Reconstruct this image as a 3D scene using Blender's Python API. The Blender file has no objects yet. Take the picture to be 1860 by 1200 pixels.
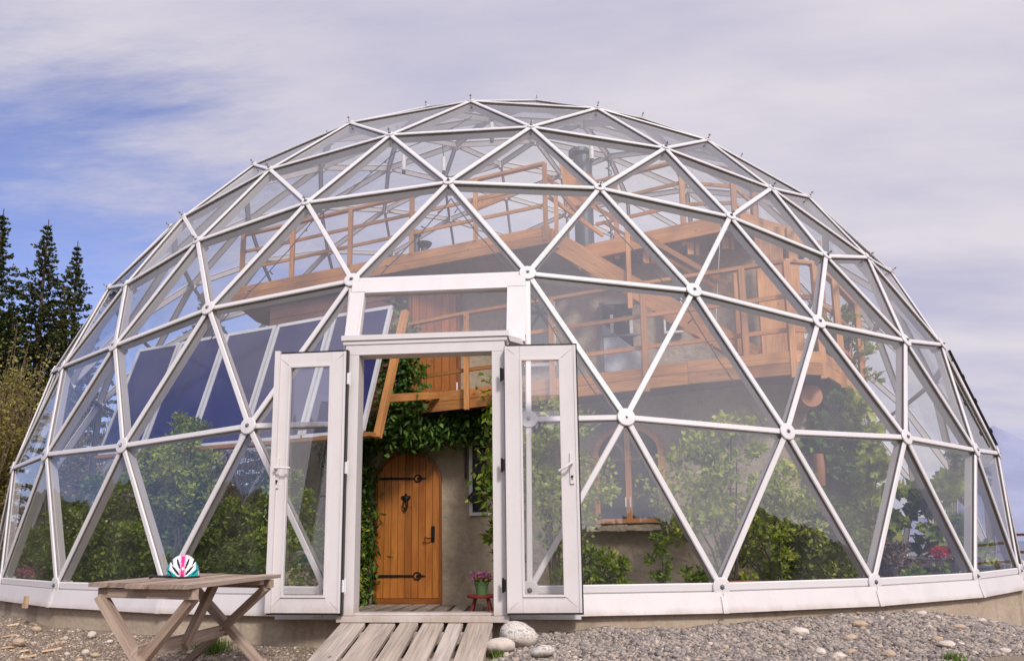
import bpy, math, random
import numpy as np
from mathutils import Vector, Matrix
random.seed(7)
scene = bpy.context.scene
C = scene.collection
R = math.radians

# ------------------------------------------------------------------ camera
cam_data = bpy.data.cameras.new('camera')
cam = bpy.data.objects.new('camera', cam_data); C.objects.link(cam)
CAM = Vector((1.116, -13.4943, 0.3811))
yaw, pitch, roll = -0.0896, 0.1679, -0.009
fw = Vector((math.sin(yaw)*math.cos(pitch), math.cos(yaw)*math.cos(pitch), math.sin(pitch)))
rt = Vector((math.cos(yaw), -math.sin(yaw), 0)); up = rt.cross(fw)
r2 = rt*math.cos(roll)+up*math.sin(roll); u2 = up*math.cos(roll)-rt*math.sin(roll)
m = Matrix.Identity(4)
for i in range(3):
    m[i][0] = r2[i]; m[i][1] = u2[i]; m[i][2] = -fw[i]; m[i][3] = CAM[i]
cam.matrix_world = m
cam_data.sensor_fit = 'HORIZONTAL'; cam_data.sensor_width = 36
cam_data.lens = 1382.6/1860*36
cam_data.shift_x = 25.842/1860; cam_data.shift_y = 146.584/1860
cam_data.clip_start = 0.05; cam_data.clip_end = 40000
scene.camera = cam
# ------------------------------------------------------------------ world, sun
SUN_EL, SUN_AZ = 40, 152      # azimuth clockwise from +Y; behind the camera, to the right
world = bpy.data.worlds.new('World'); scene.world = world; world.use_nodes = True
nt = world.node_tree; nt.nodes.clear()
def N(tree, t, **kw):
    n = tree.nodes.new(t)
    for k, v in kw.items():
        if k.startswith('i_'):
            n.inputs[k[2:].replace('_', ' ')].default_value = v
        else: setattr(n, k, v)
    return n
wo = N(nt, 'ShaderNodeOutputWorld'); bg = N(nt, 'ShaderNodeBackground'); bg.inputs['Strength'].default_value = 0.1
sky = N(nt, 'ShaderNodeTexSky'); sky.sky_type = 'NISHITA'; sky.sun_disc = False
sky.sun_elevation = R(SUN_EL); sky.sun_rotation = R(SUN_AZ); sky.air_density = 1.0; sky.dust_density = 0.6; sky.ozone_density = 2.5
tc = N(nt, 'ShaderNodeTexCoord'); sep = N(nt, 'ShaderNodeSeparateXYZ')
nt.links.new(tc.outputs['Generated'], sep.inputs[0])
def M(tree, op, a, b=None, c=None, clamp=False):
    n = tree.nodes.new('ShaderNodeMath'); n.operation = op; n.use_clamp = clamp
    for i, v in enumerate((a, b, c)):
        if v is None: continue
        if isinstance(v, (int, float)): n.inputs[i].default_value = v
        else: tree.links.new(v, n.inputs[i])
    return n.outputs[0]
zz = M(nt, 'ADD', M(nt, 'MAXIMUM', sep.outputs[2], 0.0), 0.22)
px = M(nt, 'DIVIDE', sep.outputs[0], zz); py = M(nt, 'DIVIDE', sep.outputs[1], zz)
comb = N(nt, 'ShaderNodeCombineXYZ'); nt.links.new(px, comb.inputs[0]); nt.links.new(py, comb.inputs[1])
mp = N(nt, 'ShaderNodeMapping'); nt.links.new(comb.outputs[0], mp.inputs[0])
mp.inputs['Rotation'].default_value = (0, 0, R(25)); mp.inputs['Scale'].default_value = (0.55, 1.5, 1); mp.inputs['Location'].default_value = (0.6, 1.1, 0)
n1 = N(nt, 'ShaderNodeTexNoise'); n1.inputs['Scale'].default_value = 1.0; n1.inputs['Detail'].default_value = 8; n1.inputs['Roughness'].default_value = 0.64; n1.inputs['Distortion'].default_value = 0.35
nt.links.new(mp.outputs[0], n1.inputs['Vector'])
# more cloud to the right (+x) and overhead, blue showing low on the left
bias = M(nt, 'ADD', M(nt, 'ADD', M(nt, 'MULTIPLY', sep.outputs[0], 1.1), M(nt, 'MULTIPLY', sep.outputs[1], -0.30)), M(nt, 'MULTIPLY', sep.outputs[2], 1.9))
cov = M(nt, 'ADD', M(nt, 'MULTIPLY', M(nt, 'SUBTRACT', n1.outputs[0], 0.5), 2.7), M(nt, 'ADD', bias, 0.38))
cr = N(nt, 'ShaderNodeMapRange'); cr.interpolation_type = 'SMOOTHSTEP'
cr.inputs['From Min'].default_value = 0.12; cr.inputs['From Max'].default_value = 0.82
cr.inputs['To Min'].default_value = 0.10; cr.inputs['To Max'].default_value = 0.97
nt.links.new(cov, cr.inputs['Value'])
n2 = N(nt, 'ShaderNodeTexNoise'); n2.inputs['Scale'].default_value = 2.3; n2.inputs['Detail'].default_value = 9; n2.inputs['Roughness'].default_value = 0.55
nt.links.new(mp.outputs[0], n2.inputs['Vector'])
ccol = N(nt, 'ShaderNodeValToRGB'); nt.links.new(n2.outputs[0], ccol.inputs[0])
ccol.color_ramp.elements[0].position = 0.32; ccol.color_ramp.elements[0].color = (0.50, 0.485, 0.62, 1)
ccol.color_ramp.elements[1].position = 0.62; ccol.color_ramp.elements[1].color = (0.68, 0.64, 0.69, 1)
cs = N(nt, 'ShaderNodeVectorMath', operation='SCALE'); cs.inputs[3].default_value = 8.7
nt.links.new(ccol.outputs[0], cs.inputs[0])
tint = N(nt, 'ShaderNodeMix', data_type='RGBA', blend_type='MULTIPLY'); tint.inputs[0].default_value = 1
tint.inputs[7].default_value = (1.08, 0.97, 1.28, 1); nt.links.new(sky.outputs[0], tint.inputs[6])
# thin cloud is brighter towards the sun
sv3 = N(nt, 'ShaderNodeVectorMath', operation='DOT_PRODUCT'); nt.links.new(tc.outputs['Generated'], sv3.inputs[0])
sv3.inputs[1].default_value = (math.sin(R(SUN_AZ))*math.cos(R(SUN_EL)), math.cos(R(SUN_AZ))*math.cos(R(SUN_EL)), math.sin(R(SUN_EL)))
glow = M(nt, 'MULTIPLY_ADD', M(nt, 'POWER', M(nt, 'MAXIMUM', sv3.outputs['Value'], 0.0), 2.0), 10.5, 8.4)
nt.links.new(glow, cs.inputs[3])
mx = N(nt, 'ShaderNodeMix', data_type='RGBA'); nt.links.new(cr.outputs[0], mx.inputs[0])
nt.links.new(tint.outputs[2], mx.inputs[6]); nt.links.new(cs.outputs[0], mx.inputs[7])
nt.links.new(mx.outputs[2], bg.inputs[0]); nt.links.new(bg.outputs[0], wo.inputs[0])

sd = bpy.data.lights.new('sun', 'SUN'); sd.energy = 2.35; sd.angle = R(9); sd.color = (1.0, 0.93, 0.86)
so = bpy.data.objects.new('sun', sd); C.objects.link(so)
sdir = Vector((math.sin(R(SUN_AZ))*math.cos(R(SUN_EL)), math.cos(R(SUN_AZ))*math.cos(R(SUN_EL)), math.sin(R(SUN_EL))))
so.rotation_euler = sdir.to_track_quat('Z', 'Y').to_euler(); so.location = sdir*50
vs = scene.view_settings; vs.view_transform = 'Standard'; vs.look = 'None'; vs.gamma = 1; vs.exposure = 0.40; vs.use_curve_mapping = False
try:
    scene.cycles.transparent_max_bounces = 48; scene.cycles.max_bounces = 8
except Exception: pass

# ------------------------------------------------------------------ materials
def newmat(name):
    mt = bpy.data.materials.new(name); mt.use_nodes = True
    t = mt.node_tree; b = t.nodes['Principled BSDF']
    return mt, t, b
def ramp(t, fac, stops):
    n = t.nodes.new('ShaderNodeValToRGB'); t.links.new(fac, n.inputs[0])
    e = n.color_ramp.elements
    while len(e) < len(stops): e.new(0.5)
    for i, (p, c) in enumerate(stops): e[i].position = p; e[i].color = (*c, 1)
    return n.outputs[0]
def noise(t, scale, detail=5, rough=0.55, vec=None, sc=None, dist=0.0, out=0):
    n = t.nodes.new('ShaderNodeTexNoise'); n.inputs['Scale'].default_value = scale
    n.inputs['Detail'].default_value = detail; n.inputs['Roughness'].default_value = rough; n.inputs['Distortion'].default_value = dist
    if vec is None:
        vec = t.nodes.new('ShaderNodeTexCoord').outputs['Object']
    if sc:
        mp = t.nodes.new('ShaderNodeMapping'); mp.inputs['Scale'].default_value = sc; t.links.new(vec, mp.inputs[0]); vec = mp.outputs[0]
    t.links.new(vec, n.inputs['Vector'])
    return n.outputs[out]
def bump(t, b, h, strength=0.3, dist=0.01):
    n = t.nodes.new('ShaderNodeBump'); n.inputs['Strength'].default_value = strength; n.inputs['Distance'].default_value = dist
    t.links.new(h, n.inputs['Height']); t.links.new(n.outputs[0], b.inputs['Normal'])
def mixc(t, fac, a, b, mode='MIX'):
    n = t.nodes.new('ShaderNodeMix'); n.data_type = 'RGBA'; n.blend_type = mode
    for i, v in ((0, fac), (6, a), (7, b)):
        if isinstance(v, (int, float)): n.inputs[i].default_value = v
        elif isinstance(v, tuple): n.inputs[i].default_value = (*v, 1)
        else: t.links.new(v, n.inputs[i])
    return n.outputs[2]
def rnd_island(t):
    return t.nodes.new('ShaderNodeNewGeometry').outputs['Random Per Island']

def painted(name, col, dirt, rough=0.4, amt=0.5, mud=None):
    mt, t, b = newmat(name)
    n = noise(t, 5, 6, 0.65, sc=(1, 1, 0.5)); f = ramp(t, n, [(0.45, (0, 0, 0)), (0.75, (amt, amt, amt))])
    n2 = noise(t, 60, 3, 0.6); f2 = ramp(t, n2, [(0.62, (0, 0, 0)), (0.74, (amt*.7,)*3)])
    c = mixc(t, f, col, dirt); c = mixc(t, f2, c, dirt)
    if mud:
        sp = t.nodes.new('ShaderNodeSeparateXYZ'); t.links.new(t.nodes.new('ShaderNodeNewGeometry').outputs['Position'], sp.inputs[0])
        mr = t.nodes.new('ShaderNodeMapRange'); mr.inputs[1].default_value = mud[1]; mr.inputs[2].default_value = mud[0]; t.links.new(sp.outputs[2], mr.inputs[0])
        nz = noise(t, 3.5, 7, 0.75, sc=(1, 1, .35)); g = ramp(t, M(t, 'MULTIPLY', mr.outputs[0], nz), [(0.22, (0, 0, 0)), (0.6, (0.75,)*3)])
        c = mixc(t, g, c, (0.36, 0.27, 0.19))
    t.links.new(c, b.inputs['Base Color']); b.inputs['Roughness'].default_value = rough
    bump(t, b, noise(t, 25, 4), 0.08, 0.004)
    return mt
M_WHITE = painted('white_powder_coat', (0.62, 0.59, 0.59), (0.58, 0.55, 0.55), 0.38, 0.45)
M_PVC = painted('white_door_plastic', (0.64, 0.605, 0.60), (0.54, 0.47, 0.44), 0.3, 0.35, (-.2, .02))
M_SKIRT = painted('white_skirt_sheet', (0.62, 0.585, 0.58), (0.50, 0.45, 0.41), 0.4, 0.4, (-.21, -.10))
M_WEB = painted('grey_inner_profile', (0.42, 0.395, 0.39), (0.34, 0.31, 0.30), 0.45, 0.4)
M_STRIP = painted('dark_grey_strip', (0.10, 0.095, 0.095), (0.16, 0.15, 0.14), 0.6, 0.3)
M_ALU = painted('aluminium', (0.66, 0.66, 0.68), (0.5, 0.5, 0.5), 0.35, 0.3)

def plain(name, col, rough=0.6, metal=0.0, var=0.15):
    mt, t, b = newmat(name)
    n = noise(t, 14, 5)
    c = ramp(t, n, [(0.3, tuple(x*(1-var) for x in col)), (0.7, tuple(min(1, x*(1+var)) for x in col))])
    t.links.new(c, b.inputs['Base Color']); b.inputs['Roughness'].default_value = rough; b.inputs['Metallic'].default_value = metal
    bump(t, b, noise(t, 60, 3), 0.1, 0.002)
    return mt
M_BLACK = plain('black_rubber', (0.012, 0.011, 0.012), 0.5)
M_IRON = plain('black_wrought_iron', (0.02, 0.018, 0.018), 0.45, 0.6)
M_BOLT = plain('zinc_bolt', (0.25, 0.25, 0.26), 0.4, 0.8)
M_FLUE = plain('dark_steel_flue', (0.07, 0.075, 0.09), 0.45, 0.4)
M_DARK = plain('dark_room', (0.02, 0.022, 0.028), 0.7)
M_CABLE = plain('dark_cable', (0.02, 0.03, 0.05), 0.6)

def glass(name, base=0.13, haze=0.05, hazecol=(0.72, 0.69, 0.70), tint=(0.985, 0.99, 0.99), ior=1.5):
    mt = bpy.data.materials.new(name); mt.use_nodes = True; t = mt.node_tree; t.nodes.clear()
    out = t.nodes.new('ShaderNodeOutputMaterial')
    tr = t.nodes.new('ShaderNodeBsdfTransparent'); tr.inputs[0].default_value = (*tint, 1)
    gl = t.nodes.new('ShaderNodeBsdfGlossy'); gl.inputs['Roughness'].default_value = 0.015
    lw = t.nodes.new('ShaderNodeLayerWeight')          # Facing is symmetric for both sides of the sheet
    f = M(t, 'MULTIPLY_ADD', M(t, 'POWER', lw.outputs['Facing'], 4.2), 0.80, base, clamp=True)
    m1 = t.nodes.new('ShaderNodeMixShader'); t.links.new(f, m1.inputs[0]); t.links.new(tr.outputs[0], m1.inputs[1]); t.links.new(gl.outputs[0], m1.inputs[2])
    df = t.nodes.new('ShaderNodeBsdfDiffuse'); df.inputs[0].default_value = (*hazecol, 1)
    nn = noise(t, 1.1, 6, 0.6, sc=(1, 1, 0.6), dist=0.6)
    hz = M(t, 'MULTIPLY', ramp(t, nn, [(0.38, (0.05,)*3), (0.7, (1.0,)*3)]), haze*2.2)
    m2 = t.nodes.new('ShaderNodeMixShader'); t.links.new(hz, m2.inputs[0]); t.links.new(m1.outputs[0], m2.inputs[1]); t.links.new(df.outputs[0], m2.inputs[2])
    # slight waviness so that reflections are not mirror-perfect
    bp = t.nodes.new('ShaderNodeBump'); bp.inputs['Strength'].default_value = 0.05; bp.inputs['Distance'].default_value = 0.02
    t.links.new(noise(t, 1.7, 2), bp.inputs['Height']); t.links.new(bp.outputs[0], gl.inputs['Normal'])
    t.links.new(m2.outputs[0], out.inputs[0])
    return mt
M_GLASS = glass('dome_glass', 0.155, 0.018)
M_GLASS2 = glass('door_glass', 0.14, 0.008)
M_DARKGLASS, _t, _b = newmat('window_glass')
_b.inputs['Base Color'].default_value = (0.012, 0.016, 0.022, 1); _b.inputs['Roughness'].default_value = 0.04; _b.inputs['IOR'].default_value = 1.8
_t.links.new(ramp(_t, noise(_t, 3, 3), [(0.3, (0.01, 0.013, 0.02)), (0.8, (0.03, 0.036, 0.045))]), _b.inputs['Base Color'])

def wood(name, dark, light, rough=0.6, gs=1.0, knots=True, bumpv=0.3):
    mt, t, b = newmat(name)
    uv = t.nodes.new('ShaderNodeUVMap').outputs[0]
    g = noise(t, 2.2*gs, 8, 0.65, vec=uv, sc=(1, 26, 1), dist=0.5)
    c = ramp(t, g, [(0.32, dark), (0.62, light)])
    big = noise(t, 1.3, 3, vec=uv, sc=(1, 3, 1)); c = mixc(t, 0.35, c, ramp(t, big, [(0.35, tuple(x*.62 for x in dark)), (0.65, light)]))
    ri = t.nodes.new('ShaderNodeObjectInfo').outputs['Random']
    c = mixc(t, 1.0, c, ramp(t, ri, [(0, (0.66, 0.62, 0.60)), (0.5, (0.92, 0.88, 0.84)), (1, (1.0, 1.0, 1.0))]), 'MULTIPLY')
    if knots:
        v = t.nodes.new('ShaderNodeTexVoronoi'); v.inputs['Scale'].default_value = 5
        mp = t.nodes.new('ShaderNodeMapping'); mp.inputs['Scale'].default_value = (0.7, 1.5, 1); t.links.new(uv, mp.inputs[0]); t.links.new(mp.outputs[0], v.inputs[0])
        k = ramp(t, v.outputs['Distance'], [(0.045, (0.8,)*3), (0.1, (0, 0, 0))])
        c = mixc(t, k, c, tuple(x*.35 for x in dark))
    t.links.new(c, b.inputs['Base Color']); b.inputs['Roughness'].default_value = rough
    bump(t, b, g, bumpv, 0.004)
    return mt
M_PINE = wood('varnished_pine_door', (0.36, 0.105, 0.016), (0.64, 0.25, 0.05), 0.4)
M_TIMBER = wood('pine_timber', (0.38, 0.145, 0.042), (0.74, 0.36, 0.12), 0.6)
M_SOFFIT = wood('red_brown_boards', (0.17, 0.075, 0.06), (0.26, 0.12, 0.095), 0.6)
M_GREYWOOD = wood('weathered_wood', (0.22, 0.18, 0.15), (0.52, 0.45, 0.39), 0.85, bumpv=0.6)
M_TABLEWOOD = wood('weathered_table_wood', (0.22, 0.155, 0.115), (0.50, 0.395, 0.315), 0.8, bumpv=0.6)
M_LOG = wood('log_end', (0.42, 0.17, 0.07), (0.62, 0.30, 0.15), 0.7)
M_CHIP = wood('fresh_wood_chip', (0.5, 0.33, 0.17), (0.66, 0.49, 0.33), 0.8)
M_REDWOOD = wood('red_painted_wood', (0.20, 0.015, 0.02), (0.32, 0.03, 0.035), 0.5, knots=False)

def cobmat():
    mt, t, b = newmat('cob_plaster')
    n1 = noise(t, 0.9, 6, 0.6); n2 = noise(t, 9, 6, 0.65)
    c = ramp(t, n1, [(0.3, (0.38, 0.30, 0.205)), (0.7, (0.54, 0.445, 0.325))])
    c = mixc(t, 0.5, c, ramp(t, n2, [(0.3, (0.29, 0.23, 0.16)), (0.7, (0.54, 0.45, 0.34))]))
    t.links.new(c, b.inputs['Base Color']); b.inputs['Roughness'].default_value = 0.95
    h = M(t, 'ADD', M(t, 'MULTIPLY', noise(t, 4, 4), 2.0), n2)
    bump(t, b, h, 0.7, 0.03)
    return mt
M_COB = cobmat()
def concmat():
    mt, t, b = newmat('plinth_concrete')
    n1 = noise(t, 1.6, 7, 0.65, sc=(1, 1, 2.5)); n2 = noise(t, 1.0, 4, sc=(2.2, 2.2, 0.05))
    c = ramp(t, n1, [(0.3, (0.32, 0.24, 0.165)), (0.7, (0.52, 0.42, 0.31))])
    st = ramp(t, n2, [(0.56, (0, 0, 0)), (0.68, (0.75,)*3)])
    c = mixc(t, st, c, (0.12, 0.085, 0.045))
    c = mixc(t, 0.3, c, ramp(t, noise(t, 30, 4), [(0.3, (0.15, 0.12, 0.09)), (0.7, (0.45, 0.38, 0.3))]))
    t.links.new(c, b.inputs['Base Color']); b.inputs['Roughness'].default_value = 0.95
    bump(t, b, noise(t, 18, 6, 0.7), 0.5, 0.012)
    return mt
M_CONC = concmat()
def groundmat():
    mt, t, b = newmat('gravelly_ground')
    n1 = noise(t, 0.5, 5); n2 = noise(t, 45, 6, 0.7)
    c = ramp(t, n1, [(0.35, (0.24, 0.175, 0.125)), (0.65, (0.28, 0.225, 0.18))])
    c = mixc(t, 0.6, c, ramp(t, n2, [(0.35, (0.11, 0.08, 0.06)), (0.65, (0.38, 0.30, 0.23))]))
    # grass beyond the yard
    pos = t.nodes.new('ShaderNodeNewGeometry').outputs['Position']
    ln = t.nodes.new('ShaderNodeVectorMath'); ln.operation = 'LENGTH'; t.links.new(pos, ln.inputs[0])
    far = t.nodes.new('ShaderNodeMapRange'); far.inputs[1].default_value = 11; far.inputs[2].default_value = 15; t.links.new(ln.outputs['Value'], far.inputs[0])
    c = mixc(t, far.outputs[0], c, ramp(t, noise(t, 1.2, 8, 0.7), [(0.3, (0.05, 0.06, 0.02)), (0.7, (0.12, 0.11, 0.05))]))
    t.links.new(c, b.inputs['Base Color']); b.inputs['Roughness'].default_value = 1
    bump(t, b, n2, 0.8, 0.03)
    return mt
M_GROUND = groundmat()
def stonemat(name, stops, sc=12):
    mt, t, b = newmat(name)
    ri = rnd_island(t); c = ramp(t, ri, stops)
    c = mixc(t, 0.45, c, mixc(t, 1.0, c, ramp(t, noise(t, sc, 6, 0.7), [(0.3, (0.35,)*3), (0.7, (1.3,)*3)]), 'MULTIPLY'))
    t.links.new(c, b.inputs['Base Color']); b.inputs['Roughness'].default_value = 0.9
    bump(t, b, noise(t, sc*3, 5), 0.4, 0.006)
    return mt
M_GRAVEL = stonemat('crushed_gravel', [(0.0, (0.13, 0.11, 0.10)), (0.35, (0.24, 0.205, 0.185)), (0.7, (0.33, 0.285, 0.25)), (0.95, (0.42, 0.33, 0.26)), (1.0, (0.52, 0.46, 0.39))], 30)
M_STONE = stonemat('pale_stone', [(0, (0.50, 0.42, 0.36)), (1, (0.62, 0.54, 0.47))], 9)
M_STONE2 = stonemat('ochre_stone', [(0, (0.36, 0.25, 0.17)), (1, (0.50, 0.39, 0.28))], 14)
def boulder():
    mt, t, b = newmat('speckled_granite')
    c = ramp(t, noise(t, 60, 4, 0.7), [(0.36, (0.20, 0.18, 0.17)), (0.5, (0.50, 0.46, 0.42)), (0.7, (0.60, 0.55, 0.50))])
    c = mixc(t, ramp(t, noise(t, 5, 4), [(0.5, (0, 0, 0)), (0.7, (0.6,)*3)]), c, (0.50, 0.38, 0.28))
    t.links.new(c, b.inputs['Base Color']); b.inputs['Roughness'].default_value = 0.85
    bump(t, b, noise(t, 25, 6), 0.4, 0.01); return mt
M_BOULDER = boulder()

def leaf(name, stops, trans=0.35, rough=0.5):
    mt = bpy.data.materials.new(name); mt.use_nodes = True; t = mt.node_tree
    b = t.nodes['Principled BSDF']; out = t.nodes['Material Output']
    c = ramp(t, rnd_island(t), stops)
    c = mixc(t, 0.5, c, mixc(t, 1.0, c, ramp(t, noise(t, 1.7, 3), [(0.35, (0.45, 0.5, 0.45)), (0.65, (1.25, 1.2, 1.0))]), 'MULTIPLY'))
    t.links.new(c, b.inputs['Base Color']); b.inputs['Roughness'].default_value = rough
    tl = t.nodes.new('ShaderNodeBsdfTranslucent'); t.links.new(c, tl.inputs[0])
    mxs = t.nodes.new('ShaderNodeMixShader'); mxs.inputs[0].default_value = trans
    t.links.new(b.outputs[0], mxs.inputs[1]); t.links.new(tl.outputs[0], mxs.inputs[2]); t.links.new(mxs.outputs[0], out.inputs[0])
    return mt
L_DARK = leaf('dark_shrub_leaves', [(0, (0.05, 0.085, 0.006)), (0.5, (0.13, 0.20, 0.012)), (1, (0.28, 0.34, 0.03))])
L_MID = leaf('green_leaves', [(0, (0.09, 0.17, 0.010)), (0.6, (0.22, 0.34, 0.018)), (1, (0.44, 0.50, 0.045))])
L_LIGHT = leaf('fresh_green_leaves', [(0, (0.20, 0.28, 0.02)), (0.6, (0.38, 0.47, 0.045)), (1, (0.60, 0.60, 0.09))])
L_YEL = leaf('olive_leaves', [(0, (0.20, 0.17, 0.04)), (0.5, (0.30, 0.26, 0.06)), (1, (0.42, 0.36, 0.11))])
L_VINE = leaf('vine_leaves', [(0, (0.04, 0.10, 0.012)), (0.6, (0.09, 0.20, 0.025)), (1, (0.20, 0.34, 0.06))])
L_SPRUCE = leaf('spruce_needles', [(0, (0.035, 0.050, 0.012)), (0.6, (0.065, 0.095, 0.020)), (0.88, (0.11, 0.12, 0.03)), (1, (0.22, 0.09, 0.03))], 0.1)
L_DRY = leaf('dry_twigs_and_grass', [(0, (0.16, 0.10, 0.05)), (1, (0.32, 0.22, 0.12))], 0.1)
L_GRASS = leaf('grass_blades', [(0, (0.07, 0.13, 0.02)), (1, (0.20, 0.30, 0.05))])
L_PINK = leaf('pink_petals', [(0, (0.45, 0.10, 0.28)), (1, (0.75, 0.30, 0.52))])
L_RED = leaf('red_petals', [(0, (0.55, 0.01, 0.03)), (1, (0.8, 0.03, 0.06))])
L_CREAM = leaf('cream_petals', [(0, (0.6, 0.48, 0.38)), (1, (0.8, 0.7, 0.6))])
M_BARK = plain('bark', (0.085, 0.06, 0.045), 0.95, var=0.4)
M_BIRCH = plain('pale_bark', (0.30, 0.26, 0.23), 0.9, var=0.3)
M_TWIG = plain('thin_twigs', (0.16, 0.11, 0.08), 0.9, var=0.3)

# ------------------------------------------------------------------ mesh helpers
class MB:
    def __init__(s): s.v = []; s.f = []; s.uv = []; s.mi = []
    def face(s, idx, uvs=None, mi=0):
        s.f.append(tuple(idx)); s.uv.append(uvs if uvs else [(0, 0)]*len(idx)); s.mi.append(mi)
    def hexa(s, P, mi=0, L=None, W=None, H=None):
        """8 corners: 0-3 at the start (CCW), 4-7 at the end; UV u runs start->end"""
        b = len(s.v); s.v += [tuple(p) for p in P]
        P = [Vector(p) for p in P]
        L = L or (P[4]-P[0]).length; W = W or (P[1]-P[0]).length; H = H or (P[3]-P[0]).length
        u0, v0 = random.random()*20, random.random()*20
        s.face((b+3, b+2, b+1, b), [(u0, v0+H), (u0, v0+H+W), (u0, v0+W), (u0, v0)], mi)
        s.face((b+4, b+5, b+6, b+7), [(u0, v0), (u0, v0+W), (u0, v0+W+H), (u0, v0+H)], mi)
        acc = 0
        for k in range(4):
            a, c = k, (k+1) % 4; w = W if k % 2 == 0 else H
            s.face((b+a, b+c, b+c+4, b+a+4), [(u0, v0+acc), (u0, v0+acc+w), (u0+L, v0+acc+w), (u0+L, v0+acc)], mi); acc += w
    def bar(s, p0, p1, w, h, up=(0, 0, 1), mi=0, w1=None, h1=None, off=(0, 0)):
        """box from p0 to p1, w across, h along up; off = offset (side, up)"""
        p0, p1 = Vector(p0), Vector(p1); d = (p1-p0).normalized(); u = Vector(up)
        sd = d.cross(u)
        if sd.length < 1e-5: sd = d.cross(Vector((1, 0, 0)))
        sd.normalize(); u = sd.cross(d).normalized()
        w1 = w1 or w; h1 = h1 or h
        P = []
        for p, ww, hh in ((p0, w, h), (p1, w1, h1)):
            c = p+sd*off[0]+u*off[1]
            P += [c-sd*ww/2-u*hh/2, c+sd*ww/2-u*hh/2, c+sd*ww/2+u*hh/2, c-sd*ww/2+u*hh/2]
        # orientation: normals outward
        s.hexa([P[1], P[0], P[3], P[2], P[5], P[4], P[7], P[6]], mi)
    def box(s, x0, x1, y0, y1, z0, z1, mi=0, axis=None):
        dx, dy, dz = x1-x0, y1-y0, z1-z0
        if axis is None: axis = max(range(3), key=lambda i: (abs(dx), abs(dy), abs(dz))[i])
        cx, cy, cz = (x0+x1)/2, (y0+y1)/2, (z0+z1)/2
        if axis == 0: s.bar((x0, cy, cz), (x1, cy, cz), dy, dz, (0, 0, 1), mi)
        elif axis == 1: s.bar((cx, y0, cz), (cx, y1, cz), dx, dz, (0, 0, 1), mi)
        else: s.bar((cx, cy, z0), (cx, cy, z1), dx, dy, (0, 1, 0), mi)
    def tube(s, pts, rad, n=6, mi=0, cap=True):
        pts = [Vector(p) for p in pts]; rings = []
        if not isinstance(rad, (list, tuple)): rad = [rad]*len(pts)
        ref = None; L = 0
        for i, p in enumerate(pts):
            d = (pts[min(i+1, len(pts)-1)]-pts[max(i-1, 0)]).normalized()
            a = d.cross(Vector((0.13, 0.21, 1)) if abs(d.z) < 0.9 else Vector((1, 0.1, 0))).normalized(); b = a.cross(d)
            if i: L += (p-pts[i-1]).length
            base = len(s.v)
            for k in range(n):
                t = 2*math.pi*k/n; s.v.append(tuple(p+(a*math.cos(t)+b*math.sin(t))*rad[i]))
            rings.append((base, L))
        for (b0, l0), (b1, l1) in zip(rings, rings[1:]):
            for k in range(n):
                k2 = (k+1) % n
                s.face((b0+k, b0+k2, b1+k2, b1+k), [(l0, k*.05), (l0, k*.05+.05), (l1, k*.05+.05), (l1, k*.05)], mi)
        if cap:
            s.face([rings[0][0]+k for k in range(n)][::-1], None, mi); s.face([rings[-1][0]+k for k in range(n)], None, mi)
    def lathe(s, c, prof, n=16, axis=(0, 0, 1), mi=0):
        """profile [(r, t)] around axis through c"""
        ax = Vector(axis).normalized(); a = ax.cross(Vector((1, 0, 0)) if abs(ax.x) < .9 else Vector((0, 1, 0))).normalized(); b = ax.cross(a); c = Vector(c)
        rings = []
        for r, t in prof:
            base = len(s.v); rings.append(base)
            for k in range(n):
                q = 2*math.pi*k/n; s.v.append(tuple(c+ax*t+(a*math.cos(q)+b*math.sin(q))*r))
        for b0, b1 in zip(rings, rings[1:]):
            for k in range(n): k2 = (k+1) % n; s.face((b0+k, b0+k2, b1+k2, b1+k), None, mi)
        s.face([rings[0]+k for k in range(n)][::-1], None, mi); s.face([rings[-1]+k for k in range(n)], None, mi)
    def blob(s, c, r, n=2, jitter=0.15, sq=(1, 1, 1), mi=0, seed=None):
        rng = random.Random(seed); t = (1+5**.5)/2
        vs = [Vector(p).normalized() for p in ((-1, t, 0), (1, t, 0), (-1, -t, 0), (1, -t, 0), (0, -1, t), (0, 1, t), (0, -1, -t), (0, 1, -t), (t, 0, -1), (t, 0, 1), (-t, 0, -1), (-t, 0, 1))]
        fs = [(0, 11, 5), (0, 5, 1), (0, 1, 7), (0, 7, 10), (0, 10, 11), (1, 5, 9), (5, 11, 4), (11, 10, 2), (10, 7, 6), (7, 1, 8), (3, 9, 4), (3, 4, 2), (3, 2, 6), (3, 6, 8), (3, 8, 9), (4, 9, 5), (2, 4, 11), (6, 2, 10), (8, 6, 7), (9, 8, 1)]
        for _ in range(n-1):
            mid = {}; nf = []
            def mp(a, b):
                k = (min(a, b), max(a, b))
                if k not in mid: vs.append((vs[a]+vs[b]).normalized()); mid[k] = len(vs)-1
                return mid[k]
            for a, b, c_ in fs:
                x, y, z = mp(a, b), mp(b, c_), mp(c_, a); nf += [(a, x, z), (b, y, x), (c_, z, y), (x, y, z)]
            fs = nf
        # low-frequency lumps plus jitter
        lumps = [(Vector((rng.gauss(0, 1), rng.gauss(0, 1), rng.gauss(0, 1))).normalized(), rng.uniform(-1, 1)) for _ in range(7)]
        base = len(s.v); c = Vector(c)
        for p in vs:
            q = 1+jitter*sum(w*max(0, p.dot(l))**2 for l, w in lumps)+rng.uniform(-1, 1)*jitter*0.18
            s.v.append((c.x+p.x*r*q*sq[0], c.y+p.y*r*q*sq[1], c.z+p.z*r*q*sq[2]))
        for f in fs: s.face([base+i for i in f], None, mi)
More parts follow.
